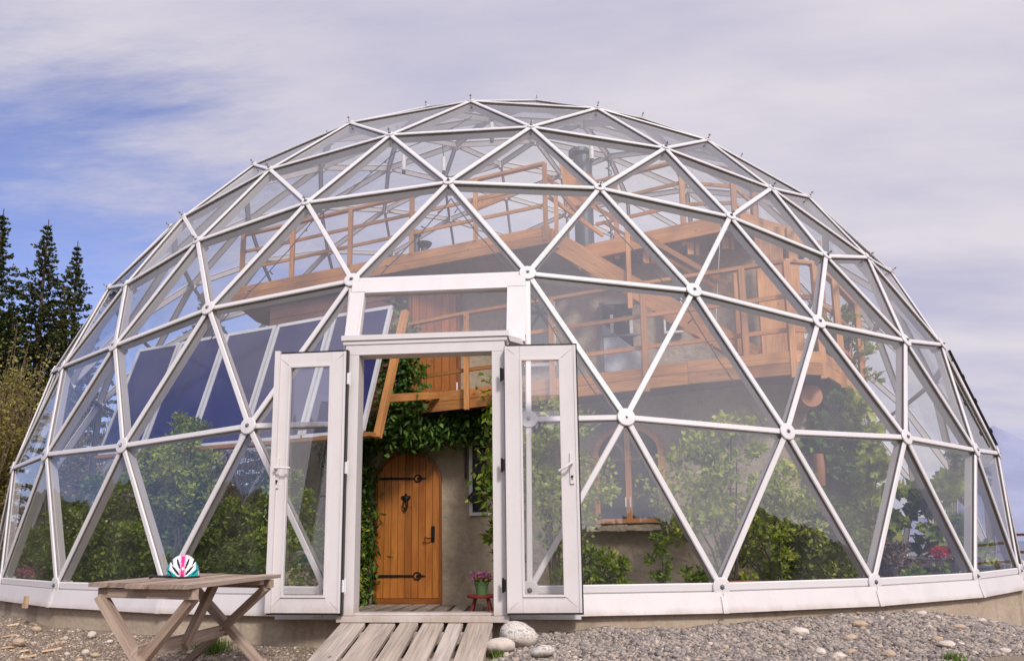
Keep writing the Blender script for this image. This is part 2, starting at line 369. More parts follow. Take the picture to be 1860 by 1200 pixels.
    def build(s, name, mats, parent=None, origin=None, smooth=False):
        o = (origin if origin is not None else world_origin(parent))
        me = bpy.data.meshes.new(name)
        me.from_pydata([(x-o[0], y-o[1], z-o[2]) for x, y, z in s.v], [], s.f)
        uvl = me.uv_layers.new(name='UVMap')
        flat = [c for f in s.uv for uv in f for c in uv]
        uvl.data.foreach_set('uv', flat)
        if not isinstance(mats, (list, tuple)): mats = [mats]
        for mm in mats: me.materials.append(mm)
        if len(mats) > 1: me.polygons.foreach_set('material_index', s.mi)
        if smooth: me.polygons.foreach_set('use_smooth', [True]*len(s.f))
        me.update()
        ob = bpy.data.objects.new(name, me); C.objects.link(ob)
        if parent: ob.parent = parent
        elif origin is not None: ob.location = origin
        return ob
def world_origin(p):
    o = Vector((0, 0, 0))
    while p: o = o+p.location; p = p.parent
    return o
def thing(name, label, cat, loc=(0, 0, 0), group=None):
    o = bpy.data.objects.new(name, None); C.objects.link(o); o.location = loc; o.empty_display_size = 0.2
    o['label'] = label; o['category'] = cat
    if group: o['group'] = group
    return o
def tag(o, label, cat, group=None, kind=None):
    o['label'] = label; o['category'] = cat
    if group: o['group'] = group
    if kind: o['kind'] = kind
    return o
def struct(o): o['kind'] = 'structure'; return o
def stuff(o): o['kind'] = 'stuff'; return o
def npmesh(name, V, F, mat, parent=None, origin=(0, 0, 0), quads=False, smooth=False):
    """fast mesh from numpy arrays"""
    V = np.asarray(V, dtype=np.float32)-np.array(tuple(origin), dtype=np.float32); F = np.asarray(F, dtype=np.int32); k = F.shape[1]
    me = bpy.data.meshes.new(name); me.vertices.add(len(V)); me.vertices.foreach_set('co', V.ravel())
    me.loops.add(F.size); me.loops.foreach_set('vertex_index', F.ravel())
    me.polygons.add(len(F)); me.polygons.foreach_set('loop_start', np.arange(0, F.size, k, dtype=np.int32)); me.polygons.foreach_set('loop_total', np.full(len(F), k, dtype=np.int32))
    if smooth: me.polygons.foreach_set('use_smooth', np.ones(len(F), dtype=bool))
    me.update(calc_edges=True); me.materials.append(mat)
    ob = bpy.data.objects.new(name, me); C.objects.link(ob)
    if parent: ob.parent = parent
    else: ob.location = origin
    return ob
rng = np.random.default_rng(11)
def unit(a): return a/np.maximum(np.linalg.norm(a, axis=1, keepdims=True), 1e-9)
def leaves(P, L, W, up=0.0, droop=0.0, out=None):
    """diamond leaves folded along the midrib at points P -> verts, quads(2 tris each as 2 quads collapsed)"""
    n = len(P); d = rng.normal(size=(n, 3))
    if out is not None: d = d*0.8+out*1.0
    d[:, 2] += up; d = unit(d); d[:, 2] -= droop; d = unit(d)
    s = unit(np.cross(d, rng.normal(size=(n, 3)))); nn = np.cross(s, d)
    l = (L*rng.uniform(.6, 1.25, n))[:, None]; w = (W*rng.uniform(.6, 1.25, n))[:, None]
    a = P; b = P+d*l*.45+s*w*.5+nn*w*.12; c = P+d*l-nn*l*.12; e = P+d*l*.45-s*w*.5+nn*w*.12
    V = np.stack([a, b, c, e], 1).reshape(-1, 3)
    i = np.arange(n)[:, None]*4
    F = np.concatenate([i+np.array([[0, 1, 2]]), i+np.array([[0, 2, 3]])], 0)
    return V, F

# ------------------------------------------------------------------ terrain
GZ = [(-180, -0.75), (-150, -0.5), (-129, -0.35), (-118, -0.38), (-107, -0.385), (-99, -0.44), (-90, -0.42), (-84, -0.33), (-79, -0.30), (-72, -0.29), (-67, -0.27), (-60, -0.25), (-54.6, -0.29), (-47, -0.44), (-40, -0.6), (-20, -0.9), (0, -1.0), (90, -1.0), (180, -0.75)]
_ga = np.array([a for a, _ in GZ]); _gz = np.array([z for _, z in GZ])
def ground_z(x, y):
    x = np.asarray(x, float); y = np.asarray(y, float)
    r = np.hypot(x, y); az = np.degrees(np.arctan2(y, x))
    z0 = np.interp(az, _ga, _gz)
    d = np.clip(r-7.5, 0, None)
    z = z0-0.145*np.minimum(d, 5)
    w = np.clip((d-3)/5, 0, 1); z = z*(1-w)+(-1.25)*w
    z += 0.012*np.sin(x*5.1+1.3)*np.cos(y*4.3)+0.008*np.sin(x*13+y*9)
    # falls away to the fjord on the right and behind
    s = np.clip((x*0.8+y*0.35-12)/55, 0, 1); z = z-26*s*s*(3-2*s)
    far = np.clip((r-90)/160, 0, 1); z = z-24*far
    return np.where(r < 7.38, -0.52+0.015*np.sin(x*3)*np.sin(y*2.7), z)
rr = np.concatenate([[0.01, 1, 2, 3, 3.6, 4.2, 4.8, 5.4, 6, 6.5, 7, 7.36, 7.4], np.arange(7.45, 10.2, 0.07), np.arange(10.3, 14, 0.3), np.geomspace(14, 300, 30)])
na = 480; aa = np.linspace(0, 2*np.pi, na, endpoint=False)
RR, AA = np.meshgrid(rr, aa, indexing='ij'); X = RR*np.cos(AA); Y = RR*np.sin(AA); Z = ground_z(X, Y)
V = np.stack([X, Y, Z], -1).reshape(-1, 3)
ii = np.arange(len(rr)-1)[:, None]*na; jj = np.arange(na)[None]; j2 = (jj+1) % na
F = np.stack([ii+jj, ii+na+jj, ii+na+j2, ii+j2], -1).reshape(-1, 4)
struct(npmesh('ground', V, F, M_GROUND, smooth=True))
# sea
def seamat():
    mt, t, b = newmat('fjord_water'); b.inputs['Base Color'].default_value = (0.05, 0.07, 0.10, 1); b.inputs['Roughness'].default_value = 0.25
    t.links.new(ramp(t, noise(t, 0.004, 4), [(0.3, (0.035, 0.05, 0.08)), (0.7, (0.07, 0.09, 0.13))]), b.inputs['Base Color'])
    bump(t, b, noise(t, 0.35, 4), 0.4, 0.5); return mt
mb = MB(); mb.v = [(0, 0, -24)]+[(24000*math.cos(2*math.pi*k/64), 24000*math.sin(2*math.pi*k/64), -24) for k in range(64)]
for k in range(64): mb.face((0, 1+k, 1+(k+1) % 64))
struct(mb.build('sea', seamat()))
# far mountains across the fjord
def mountmat():
    mt, t, b = newmat('haze_blue_mountain')
    t.links.new(ramp(t, noise(t, 0.003, 6), [(0.3, (0.20, 0.22, 0.33)), (0.7, (0.29, 0.31, 0.42))]), b.inputs['Base Color']); b.inputs['Roughness'].default_value = 1; return mt  # distance haze is put into the rock colour as blue-grey
mb = MB(); prev = None; nb = 140
for k in range(nb+1):
    bear = R(-8)+(R(100)-R(-8))*k/nb        # clockwise from +Y
    D_ = 5200; c = math.sin(bear), math.cos(bear)
    deg = math.degrees(bear)
    h = 150+90*math.sin(deg*.31)+60*math.sin(deg*.93+1)+25*math.sin(deg*2.7)
    h = h*.6+470/(1+math.exp(-(deg-26.3)*2.2))+12*math.sin(deg*9)
    b = len(mb.v)
    for rr_, hh in ((D_-900, -24), (D_-450, h*.45), (D_, h), (D_+1500, h*.8), (D_+2600, -24)):
        mb.v.append((c[0]*rr_, c[1]*rr_, hh+random.uniform(-5, 5)*(hh > 0)))
    if prev is not None:
        for q in range(4): mb.face((prev+q, prev+q+1, b+q+1, b+q))
    prev = b
struct(mb.build('mountain', mountmat(), smooth=True))

# wooded rise on the landward side (behind the photographer)
hrg = np.random.default_rng(5)
na_, nr_ = 1600, 9
az_ = np.radians(np.linspace(152, 345, na_)); V = []; F = []
env = np.clip(np.minimum((np.degrees(az_)-150)/22, (346-np.degrees(az_))/22), 0, 1)
prof = [(46, -2.5, 0), (52, .5, .05), (57, 4.2, .3), (61, 7.0, .8), (65, 9.0, 1.0), (70, 10.0, 1.2), (80, 9.5, 1), (100, 7, .6), (130, -3, 0)]
for k, (r_, h_, j_) in enumerate(prof):
    jag = hrg.normal(size=na_)*j_*.22+j_*.6*np.sin(np.degrees(az_)*.25+.3*k)+j_*.35*np.sin(np.degrees(az_)*1.1+k*.2)+j_*.2*np.sin(np.degrees(az_)*3.7)
    rr__ = r_+np.sin(np.degrees(az_)*.3)*3; z_ = -2.5+(h_+2.5+jag)*env
    V.append(np.stack([rr__*np.cos(az_), rr__*np.sin(az_), z_], 1))
V = np.concatenate(V)
for k in range(nr_-1):
    i_ = np.arange(na_-1); F.append(np.stack([k*na_+i_, k*na_+i_+1, (k+1)*na_+i_+1, (k+1)*na_+i_], 1))
def hillmat():
    mt, t, b = newmat('wooded_hillside')
    t.links.new(ramp(t, noise(t, .6, 8, .7), [(0.35, (.020, .026, .010)), (0.65, (.07, .075, .03))]), b.inputs['Base Color']); b.inputs['Roughness'].default_value = 1; return mt
struct(npmesh('wooded_hill', V, np.concatenate(F), hillmat()))

# ------------------------------------------------------------------ geodesic dome
RD = 7.5; VF = 6
ph = math.atan(.5)
PT = Vector((0, 0, 1))
UP = [Vector((math.cos(ph)*math.cos(R(-126+72*i)), math.cos(ph)*math.sin(R(-126+72*i)), math.sin(ph))) for i in range(5)]
LO = [Vector((math.cos(ph)*math.cos(R(-90+72*i)), math.cos(ph)*math.sin(R(-90+72*i)), -math.sin(ph))) for i in range(5)]
hubs = []; hk = {}; ring_of = []
def hub(p, ring):
    p = p.normalized(); key = (round(p.x, 4), round(p.y, 4), round(p.z, 4))
    key = tuple(0.0 if abs(c) < 1e-4 else c for c in key)
    if key not in hk: hk[key] = len(hubs); hubs.append(p*RD); ring_of.append(ring)
    return hk[key]
tris = []
for i in range(5):
    A, B, B2 = UP[i], UP[(i+1) % 5], LO[i]; L2 = LO[(i+1) % 5]
    t = [[hub(PT*(VF-k)/VF+(A*(k-j)+B*j)/VF, k) for j in range(k+1)] for k in range(VF+1)]
    for k in range(VF):
        for j in range(k+1):
            tris.append((t[k][j], t[k+1][j], t[k+1][j+1]))
            if j < k: tris.append((t[k][j], t[k+1][j+1], t[k][j+1]))
    t = [[hub((A*(VF-q-j)+B*j+B2*q)/VF, VF+q) for j in range(VF-q+1)] for q in range(4)]
    for q in range(3):
        for j in range(VF-q):
            tris.append((t[q][j], t[q+1][j], t[q][j+1]))
            if j < VF-q-1: tris.append((t[q][j+1], t[q+1][j], t[q+1][j+1]))
    t = [[hub((B*(VF-q)+B2*(q-j)+L2*j)/VF, VF+q) for j in range(q+1)] for q in range(4)]
    for q in range(3):
        for j in range(q+1):
            tris.append((t[q][j], t[q+1][j], t[q+1][j+1]))
            if j < q: tris.append((t[q][j], t[q+1][j+1], t[q][j+1]))
def near(x, y, z): return min(range(len(hubs)), key=lambda i: (hubs[i]-Vector((x, y, z))).length)
h8 = near(0, -7.367, 1.407); h7l, h7r = near(-.808, -6.932, 2.748), near(.808, -6.932, 2.748)
h8l, h8r = near(-1.615, -7.194, 1.374), near(1.615, -7.194, 1.374); h9l, h9r = near(-.808, -7.456, 0), near(.808, -7.456, 0)
dome = thing('glass_dome', 'large white geodesic dome glasshouse with triangular panes standing over the cob house', 'greenhouse dome', (0, 0, 0))
edges = set(); panes = []
for t in tris:
    if h8 in t: continue
    for a, b in ((0, 1), (1, 2), (2, 0)): edges.add((min(t[a], t[b]), max(t[a], t[b])))
    panes.append([hubs[i] for i in t])
PM = {}
for s, (a7, a8, a9) in ((-1, (h7l, h8l, h9l)), (1, (h7r, h8r, h9r))):
    mpt = Vector((s*.808, -7.205, 1.374)); PM[s] = mpt
    panes.append([hubs[a7], hubs[a8], mpt]); panes.append([mpt, hubs[a8], hubs[a9]])
    for e in ((a7, a8), (a8, a9)): edges.add((min(e), max(e)))
segs = [(hubs[a], hubs[b]) for a, b in edges if not (hubs[a].z < 0.01 and hubs[b].z < 0.01 and {a, b} == {h9l, h9r})]
for s, (a7, a8, a9) in ((-1, (h7l, h8l, h9l)), (1, (h7r, h8r, h9r))):
    segs.append((hubs[a8], PM[s])); segs.append((hubs[a7], PM[s])); segs.append((PM[s], hubs[a9]))
def cdist(*ps): return (sum((Vector(p) for p in ps), Vector())/len(ps)-CAM).length
segs.sort(key=lambda q: cdist(*q)); panes.sort(key=lambda q: cdist(*q))
def strut(mb, a, b):
    nrm = ((a+b)/2).normalized(); L = (b-a).length; d = (b-a)/L
    a2, b2 = a+d*.03, b-d*.03
    mb.bar(a2, b2, 0.028, 0.088, nrm, off=(0, -0.052), mi=1)            # deep web inside the glass
    bw = .018 if abs(a.z)+abs(b.z) < .02 else 0
    mb.bar(a2, b2, 0.0515+bw, 0.005, nrm, off=(0, -0.004), mi=2)         # thin dark strip under the cap
    w = 0.049+bw                                                      # chamfered outer cap
    sd = d.cross(nrm).normalized(); n2 = sd.cross(d).normalized()
    P = []
    for c in (a2, b2):
        P += [c-sd*w/2-n2*0.001, c+sd*w/2-n2*0.001, c+sd*w/2+n2*.006, c+sd*w*.36+n2*.013, c-sd*w*.36+n2*.013, c-sd*w/2+n2*.006]
    base = len(mb.v); mb.v += [tuple(p) for p in P]
    for k in range(6):
        k2 = (k+1) % 6; mb.face((base+k, base+k+6, base+k2+6, base+k2))
    mb.face([base+k for k in range(6)]); mb.face([base+11-k for k in range(6)])
rest = MB()
for i, (a, b) in enumerate(segs):
    if i < 300:
        mb = MB(); strut(mb, a, b); mb.build('strut', [M_WHITE, M_WEB, M_STRIP], dome)
    else: strut(rest, a, b)
stuff(rest.build('strut', [M_WHITE, M_WEB, M_STRIP], dome))
rest = MB()
def pane(mb, t):
    c = (t[0]+t[1]+t[2])/3; n = (t[1]-t[0]).cross(t[2]-t[0]).normalized()
    if n.dot(c) < 0: n = -n; t = [t[0], t[2], t[1]]
    P = [p+(c-p).normalized()*0.040+n*(random.uniform(-.0045, .003)-.009) for p in t]
    b = len(mb.v); mb.v += [tuple(p) for p in P]; mb.face((b, b+1, b+2))
for i, t in enumerate(panes):
    if i < 300:
        mb = MB(); pane(mb, t); mb.build('pane', M_GLASS, dome)
    else: pane(rest, t)
stuff(rest.build('pane', M_GLASS, dome))
def hubmesh(p, rg, cap=None):
    n = p.normalized(); mb = MB(); r = .076 if rg >= 7 else (.056 if rg == 6 else .046)
    if p.z < 0.01: n = Vector((n.x, n.y, 0)).normalized()
    mb.lathe(p, [(r, .010), (r, .019), (r*.93, .023), (r*.3, .027)], 24, n, 0)
    mb.lathe(p, [(.045, -.13), (.045, .014)], 8, n, 0)
    mb.lathe(p, [(.022, .0265), (.022, .029), (.012, .0292), (.012, .038), (.007, .044)], 6, n, 1)
    return mb
for i, p in enumerate(hubs):
    if i == h8: continue
    hubmesh(p, ring_of[i]).build('hub', [M_WHITE, M_BOLT], dome)
for s in (-1, 1): hubmesh(PM[s], 8).build('hub', [M_WHITE, M_BOLT], dome)
# small wire clips standing on the outer bolts of the crown
for i, p in enumerate(hubs):
    if ring_of[i] <= 6 and p.z > 3.3:
        n = p.normalized(); a = n.cross(Vector((0, 0, 1))); a = a.normalized() if a.length > .01 else Vector((1, 0, 0)); mb = MB()
        mb.tube([p+n*.05, p+n*.085], .006, 5); mb.tube([p+n*.068-a*.02, p+n*.068+a*.02], .005, 5)
        mb.build('bolt', M_BOLT, dome)
# skirt panels, plinth
base_idx = sorted([i for i in range(len(hubs)) if ring_of[i] == 9], key=lambda i: math.atan2(hubs[i].y, hubs[i].x))
nB = len(base_idx)
for k in range(nB):
    a, b = hubs[base_idx[k]], hubs[base_idx[(k+1) % nB]]
    door = {base_idx[k], base_idx[(k+1) % nB]} == {h9l, h9r}
    if not door:
        mb = MB(); an, bn = a.normalized(), b.normalized()
        def sk(p, q, o0, o1, z0, z1):
            # sheet of small thickness from top (z0,o0) to bottom (z1,o1)
            pn, qn = p.normalized(), q.normalized()
            A0 = [p+pn*o1+Vector((0, 0, z1)), p+pn*(o1-.02)+Vector((0, 0, z1)), p+pn*(o0-.02)+Vector((0, 0, z0)), p+pn*o0+Vector((0, 0, z0))]
            B0 = [q+qn*o1+Vector((0, 0, z1)), q+qn*(o1-.02)+Vector((0, 0, z1)), q+qn*(o0-.02)+Vector((0, 0, z0)), q+qn*o0+Vector((0, 0, z0))]
            mb.hexa(A0+B0)
        g = (b-a).normalized()*.004
        sk(a+g, b-g, .028, .062, -.036, -.198)
        sk(a+g, b-g, .050, .024, -.034, -.006) if False else None
        mb.build('skirt_panel', M_SKIRT, dome)
    mb = MB(); n = a.normalized()
    mb.bar(a+n*.035+Vector((0, 0, -.07)), a+n*.068+Vector((0, 0, -.2)), .045, .012, n)
    if base_idx[k] not in (h9l, h9r): mb.build('joint_cover', M_SKIRT, dome)
mb = MB(); prof = [(7.50, -1.4), (7.50, -.203), (7.33, -.203), (7.33, -1.4)]
for k in range(nB):
    a, b = hubs[base_idx[k]]/RD, hubs[base_idx[(k+1) % nB]]/RD
    lo = -.203
    for (r0, z0), (r1, z1) in zip(prof, prof[1:]):
        bb = len(mb.v); mb.v += [(a.x*r0, a.y*r0, z0), (b.x*r0, b.y*r0, z0), (b.x*r1, b.y*r1, z1), (a.x*r1, a.y*r1, z1)]
        L = (b-a).length*r0; mb.face((bb, bb+1, bb+2, bb+3), [(0, z0), (L, z0), (L, z1), (0, z1)])
mb.build('plinth', M_CONC, dome)
# small wooden block showing in a gap of the left skirt
mb = MB(); p = Vector((-4.02, -6.48, -.185)); n = Vector((p.x, p.y, 0)).normalized(); tn = Vector((-n.y, n.x, 0))
mb.bar(p+n*.02, p+n*.02+Vector((0, 0, .085)), .05, .03, n); mb.bar(p+n*.03-tn*.03, p+n*.03+tn*.045, .05, .025, n)
tag(mb.build('wooden_block', M_CHIP, None, tuple(p)), 'small raw wooden block wedged under the white skirt at far left', 'block')
# black-edged opening vent on the far right
a, b = hubs[near(*[c for c in (5.596+.0, -4.37, 2.47)])], hubs[near(6.353+.3, -3.247, 1.35)]
mb = MB(); nn = ((a+b)/2).normalized(); d = (b-a).normalized(); sd = d.cross(nn).normalized()
mb.bar(a+d*.12+nn*.04+sd*.05*(1 if sd.x > 0 else -1), b-d*.08+nn*.03+sd*.05*(1 if sd.x > 0 else -1), .02, .03, nn)
for q in (.3, .52, .8):
    c = a.lerp(b, q)+nn*.045+sd*.05*(1 if sd.x > 0 else -1); mb.bar(c, c+d*.05, .03, .028, nn)
mb.build('vent_seal', M_BLACK, dome)

# door frame, transom, cheeks
YD = -7.62
fr = MB()
fr.box(-.645, -.535, YD, YD+.16, -.175, 1.868); fr.box(.545, .645, YD, YD+.16, -.175, 1.868)
fr.box(-.645, .645, YD, YD+.16, 1.87, 1.985)
frame = fr.build('door_frame', M_PVC, dome)
mb = MB(); mb.box(-.66, .66, YD-.03, YD+.17, -.222, -.178); mb.box(-.655, .655, YD+.04, YD+.17, -.176, -.16); mb.build('door_sill', M_PVC, dome)
mb = MB(); mb.box(-.68, .68, YD-.02, YD+.16, 1.988, 2.03); mb.box(-.667, .667, YD-.008, YD+.1, 1.955, 1.986)
mb.hexa([(-.68, YD+.16, 1.99), (.68, YD+.16, 1.99), (.68, YD+.16, 2.035), (-.68, YD+.16, 2.035), (-.80, -7.09, 2.04), (.80, -7.09, 2.04), (.80, -7.09, 2.09), (-.80, -7.09, 2.09)])
mb.build('door_canopy', M_PVC, dome)
# transom lies in the plane of the dome, from y=-7.17 z=2.04 to y=-6.95 z=2.72
def tp(x, v): return Vector((x, -7.17+.225*v, 2.045+.685*v))
tn = Vector((0, -.95, .31)).normalized()
mb = MB()
mb.bar(tp(-.79, .90), tp(.79, .90), .12, .05, tn); mb.bar(tp(-.79, .055), tp(.79, .055), .07, .05, tn)
mb.bar(tp(-.735, .10), tp(-.735, .81), .13, .05, tn); mb.bar(tp(.715, .10), tp(.715, .81), .16, .05, tn)
mb.bar(tp(-.672, .12), tp(-.672, .80), .016, .07, tn); mb.bar(tp(.637, .12), tp(.637, .80), .016, .07, tn); mb.bar(tp(-.66, .80), tp(.63, .80), .016, .07, tn)
tf = mb.build('transom_frame', M_PVC, dome)
mb = MB(); b = len(mb.v); mb.v += [tuple(tp(-.665, .11)), tuple(tp(.63, .11)), tuple(tp(.63, .80)), tuple(tp(-.665, .80))]; mb.face((b, b+1, b+2, b+3)); mb.build('transom_pane', M_GLASS, tf)
for s in (-1, 1):
    mb = MB(); x0 = s*.64; x1 = s*.80
    P = [(x0, -7.46, -.17), (x0, -7.46, 1.98), (x1, -7.12, 1.98), (x1, -7.12, 1.9), (x1, -7.47, -.0)]
    f0 = [(x0, -7.46, -.17), (x1, -7.44, -.17), (x1, -7.42, 0.02), (x0, -7.46, 0.02)]
    # frosted cheek: solid lower kick plate and thin white edge boards
    mb.bar((s*.655, -7.47, -.17), (s*.655, -7.47, 1.98), .03, .04, (0, 1, 0))
    mb.bar((s*.735, -7.45, -.185), (s*.735, -7.45, .0), .15, .03, (0, 1, 0))
    ck = mb.build('cheek', M_PVC, dome)
    mb = MB(); mb.v += [(x0, -7.47, .0), (x1, -7.44, .0), (s*.80, -7.10, 1.98), (x0, -7.47, 1.98)]; mb.face((0, 1, 2, 3)); mb.build('cheek_pane', M_GLASS2, ck)
    # grey skirt strip left and right of the sill, under the leaf
    mb = MB(); mb.box(*( (-1.2, -.662) if s < 0 else (.662, 1.2)), YD+.12, YD+.165, -.215, -.15); mb.build('sill_strip', M_ALU, dome)
# door leaves, folded fully open against the dome
def leafdoor(s, xh, xf, yh, yf):
    root = MB(); st = .115
    def pt(u, z, o=0.0):  # u along the leaf from hinge 0 to free edge 1
        x = xh+(xf-xh)*u; y = yh+(yf-yh)*u; return Vector((x, y-o, z))
    W = abs(xf-xh); zb, zt = -.150, 1.883
    n = Vector((0, -1, 0))
    us = st/W
    root.bar(pt(us/2, zb), pt(us/2, zt), st, .062, n); root.bar(pt(1-us/2, zb), pt(1-us/2, zt), st, .062, n)
    root.bar(pt(us, zb+st/2), pt(1-us, zb+st/2), .062, st, (0, 0, 1)); root.bar(pt(us, zt-.05), pt(1-us, zt-.05), .062, .10, (0, 0, 1))
    # inner bead
    for a, b in (((us+.02, zb+st+.008), (1-us-.02, zb+st+.008)), ((us+.02, zt-.108), (1-us-.02, zt-.108))):
        root.bar(pt(a[0], a[1], .026), pt(b[0], b[1], .026), .03, .016, (0, 0, 1))
    for u in (us+.013, 1-us-.013): root.bar(pt(u, zb+st, .026), pt(u, zt-.1, .026), .016, .03, n)
    # raised rebate lip round the leaf, with mitre joints drawn as shallow steps
    root.bar(pt(.012, zb, .034), pt(.012, zt, .034), .018, .012, n); root.bar(pt(.988, zb, .034), pt(.988, zt, .034), .018, .012, n)
    lf = root.build('door_leaf', M_PVC, dome)
    mb = MB(); mb.v += [tuple(pt(us, zb+st)), tuple(pt(1-us, zb+st)), tuple(pt(1-us, zt-.1)), tuple(pt(us, zt-.1))]; mb.face((0, 1, 2, 3)); mb.build('door_pane', M_GLASS2, lf)
    # mitre lines
    mb = MB()
    for (u0, z0), (u1, z1) in (((0.01, zb+.01), (us, zb+st)), ((.99, zb+.01), (1-us, zb+st)), ((.01, zt-.01), (us, zt-.10)), ((.99, zt-.01), (1-us, zt-.10))):
        mb.bar(pt(u0, z0, .0305), pt(u1, z1, .0305), .003, .003, n)
    mb.build('mitre_joint', plain('joint_shadow_gap', (0.35, 0.32, 0.31), .8), lf)
    mb = MB()
    for p, q, wv, hv in ((pt(0, zt+.008), pt(1, zt+.008), .05, .014), (pt(0, zb-.008), pt(1, zb-.008), .05, .014)): mb.bar(p, q, wv, hv, (0, 0, 1))
    e = pt(1.011, 0) if s > 0 else pt(-.011, 0)
    mb.bar(Vector((e.x, e.y, zb-.015)), Vector((e.x, e.y, zt+.015)), .014, .05, n)
    e = pt(-.008, 0); mb.bar(Vector((e.x, e.y, zb)), Vector((e.x, e.y, zt)), .008, .05, n)
    mb.build('gasket', M_BLACK, lf)
    if s < 0:
        mb = MB(); mb.bar(pt(.965, zb, .045), pt(.965, zt+.02, .045), .042, .028, n); mb.build('closing_strip', M_PVC, lf)
    # handle
    hu = 1-us*.42; mb = MB()
    mb.bar(pt(hu, .80, .037), pt(hu, 1.035, .037), .030, .014, n)
    a = pt(hu, .955, .05); mb.tube([a, a+Vector((0, -.05, 0))], .011, 8)
    if s < 0: mb.tube([a+Vector((0, -.05, 0)), a+Vector((.06, -.055, 0)), a+Vector((.125, -.05, -.004))], .0095, 8)
    else: mb.tube([a+Vector((0, -.05, 0)), a+Vector((-.05, -.062, -.035)), a+Vector((-.10, -.06, -.062))], .0095, 8)
    mb.lathe(pt(hu, .855, .044), [(.010, 0), (.010, .006)], 10, (0, -1, 0), 1); mb.bar(pt(hu, .83, .046), pt(hu, .858, .046), .006, .006, n, 1)
    mb.build('handle', [M_PVC, M_BLACK], lf, smooth=False)
    for z in (.05, .95, 1.66):
        mb = MB(); x = xh-s*.022
        mb.tube([(x, yh-.03, z-.045), (x, yh-.03, z+.045)], .012, 8); mb.bar((x-s*.012, yh-.02, z-.055), (x-s*.012, yh-.02, z+.055), .014, .01, (0, -1, 0)); mb.build('hinge', M_ALU if s < 0 else M_IRON, lf)
leafdoor(-1, -.620, -1.205, YD-.045, YD-.02)
leafdoor(1, .655, 1.205, YD-.045, YD-.02)

# ------------------------------------------------------------------ cob house inside
house = thing('cob_house', 'earth plastered two storey house with timber balcony and roof terrace inside the dome', 'house', (0, 0, -.52))
def poly_smooth(p, it=2, closed=True):
    p = [Vector(q) for q in p]
    for _ in range(it):
        q = []
        for i in range(len(p)):
            a, b = p[i], p[(i+1) % len(p)]
            q += [a.lerp(b, .25), a.lerp(b, .75)]
        p = q
    return p
def wallmesh(mb, poly, z0, z1, batter=0.0, mi=0, nz=6):
    n = len(poly); base = len(mb.v); c = sum(poly, Vector((0, 0)))/n; rg = random.Random(3)
    for k in range(nz+1):
        z = z0+(z1-z0)*k/nz
        for p in poly:
            q = c+(p-c)*(1-batter*k/nz); mb.v.append((q.x, q.y, z))
    for k in range(nz):
        for i in range(n):
            j = (i+1) % n; mb.face((base+k*n+i, base+k*n+j, base+(k+1)*n+j, base+(k+1)*n+i), None, mi)
W1 = poly_smooth([(x, y) for x, y in [(-4.0, 1.0), (-4.0, -.6), (-3.4, -1.8), (-2.7, -2.55), (-2.2, -2.65), (-1.15, -2.65), (-.1, -2.65), (.55, -2.9), (1.1, -3.32), (1.9, -3.75), (2.7, -4.15), (3.5, -4.5), (4.15, -4.35), (4.75, -3.5), (5.05, -2.2), (4.9, -.5), (4.2, 1.8), (2, 3.3), (-1, 3.5), (-3.3, 2.6)]], 2)
mb = MB(); wallmesh(mb, W1, -.56, 2.16); mb.build('wall', M_COB, house, smooth=True)
W2 = poly_smooth([(-3.7, .8), (-3.5, -.9), (-2.4, -1.5), (-1.2, -1.85), (0, -1.9), (1, -1.95), (2.0, -2.15), (3.0, -2.45), (3.9, -2.95), (4.5, -2.2), (4.6, -.3), (3.9, 1.6), (2, 2.9), (-1, 3.1), (-3.0, 2.3)], 2)
mb = MB(); wallmesh(mb, W2, 2.12, 4.56); mb.build('wall', M_COB, house, smooth=True)['label'] = 'upper storey wall of grey cob plaster'
# --- balcony
BAL = [(-3.4, -1.6), (-2.3, -2.25), (-1.5, -2.76), (-.76, -3.21), (.2, -3.66), (1.29, -4.1), (2.55, -4.72), (3.62, -5.11), (3.95, -5.0), (4.32, -4.41), (4.94, -3.38), (5.35, -1.9), (5.4, .2)]
mb = MB(); inner = [(-2.0, .0)]*3+[(0, -1.0)]*3+[(1.5, -1.5)]*3+[(2.6, -1.4)]*2+[(3.6, -.5)]*2
for (a, b, ia, ib) in zip(BAL, BAL[1:], inner, inner[1:]):
    mb.hexa([(a[0], a[1], 2.17), (ia[0], ia[1], 2.17), (ia[0], ia[1], 2.385), (a[0], a[1], 2.385), (b[0], b[1], 2.17), (ib[0], ib[1], 2.17), (ib[0], ib[1], 2.385), (b[0], b[1], 2.385)])
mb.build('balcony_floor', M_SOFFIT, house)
def fascia(path, ztop, heights, name, off=.0, closed=False):
    for (a, b) in zip(path, path[1:]):
        d = Vector((b[0]-a[0], b[1]-a[1], 0)); n = Vector((d.y, -d.x, 0)).normalized()
        z = ztop
        for k, h in enumerate(heights):
            mb = MB(); o = n*(.02+off+.002*k)
            mb.bar(Vector((*a, z-h/2))+o, Vector((*b, z-h/2))+o, .032, h-.006, (0, 0, 1)); mb.build(name, M_TIMBER, house); z -= h
fascia(BAL, 2.40, (.135, .135), 'fascia_board')
def rail(path3, offs, w, h, name, mat=M_TIMBER, parent=house):
    for a, b in zip(path3, path3[1:]):
        mb = MB(); d = (Vector(b)-Vector(a)).normalized()*.012; mb.bar(Vector(a)-d, Vector(b)+d, w, h, (0, 0, 1)); mb.build(name, mat, parent)
def offpath(path, o):
    q = []
    for i, p in enumerate(path):
        a = Vector(path[max(i-1, 0)]); b = Vector(path[min(i+1, len(path)-1)]); d = (b-a).normalized(); n = Vector((d.y, -d.x)); q.append((p[0]+n.x*o, p[1]+n.y*o))
    return q
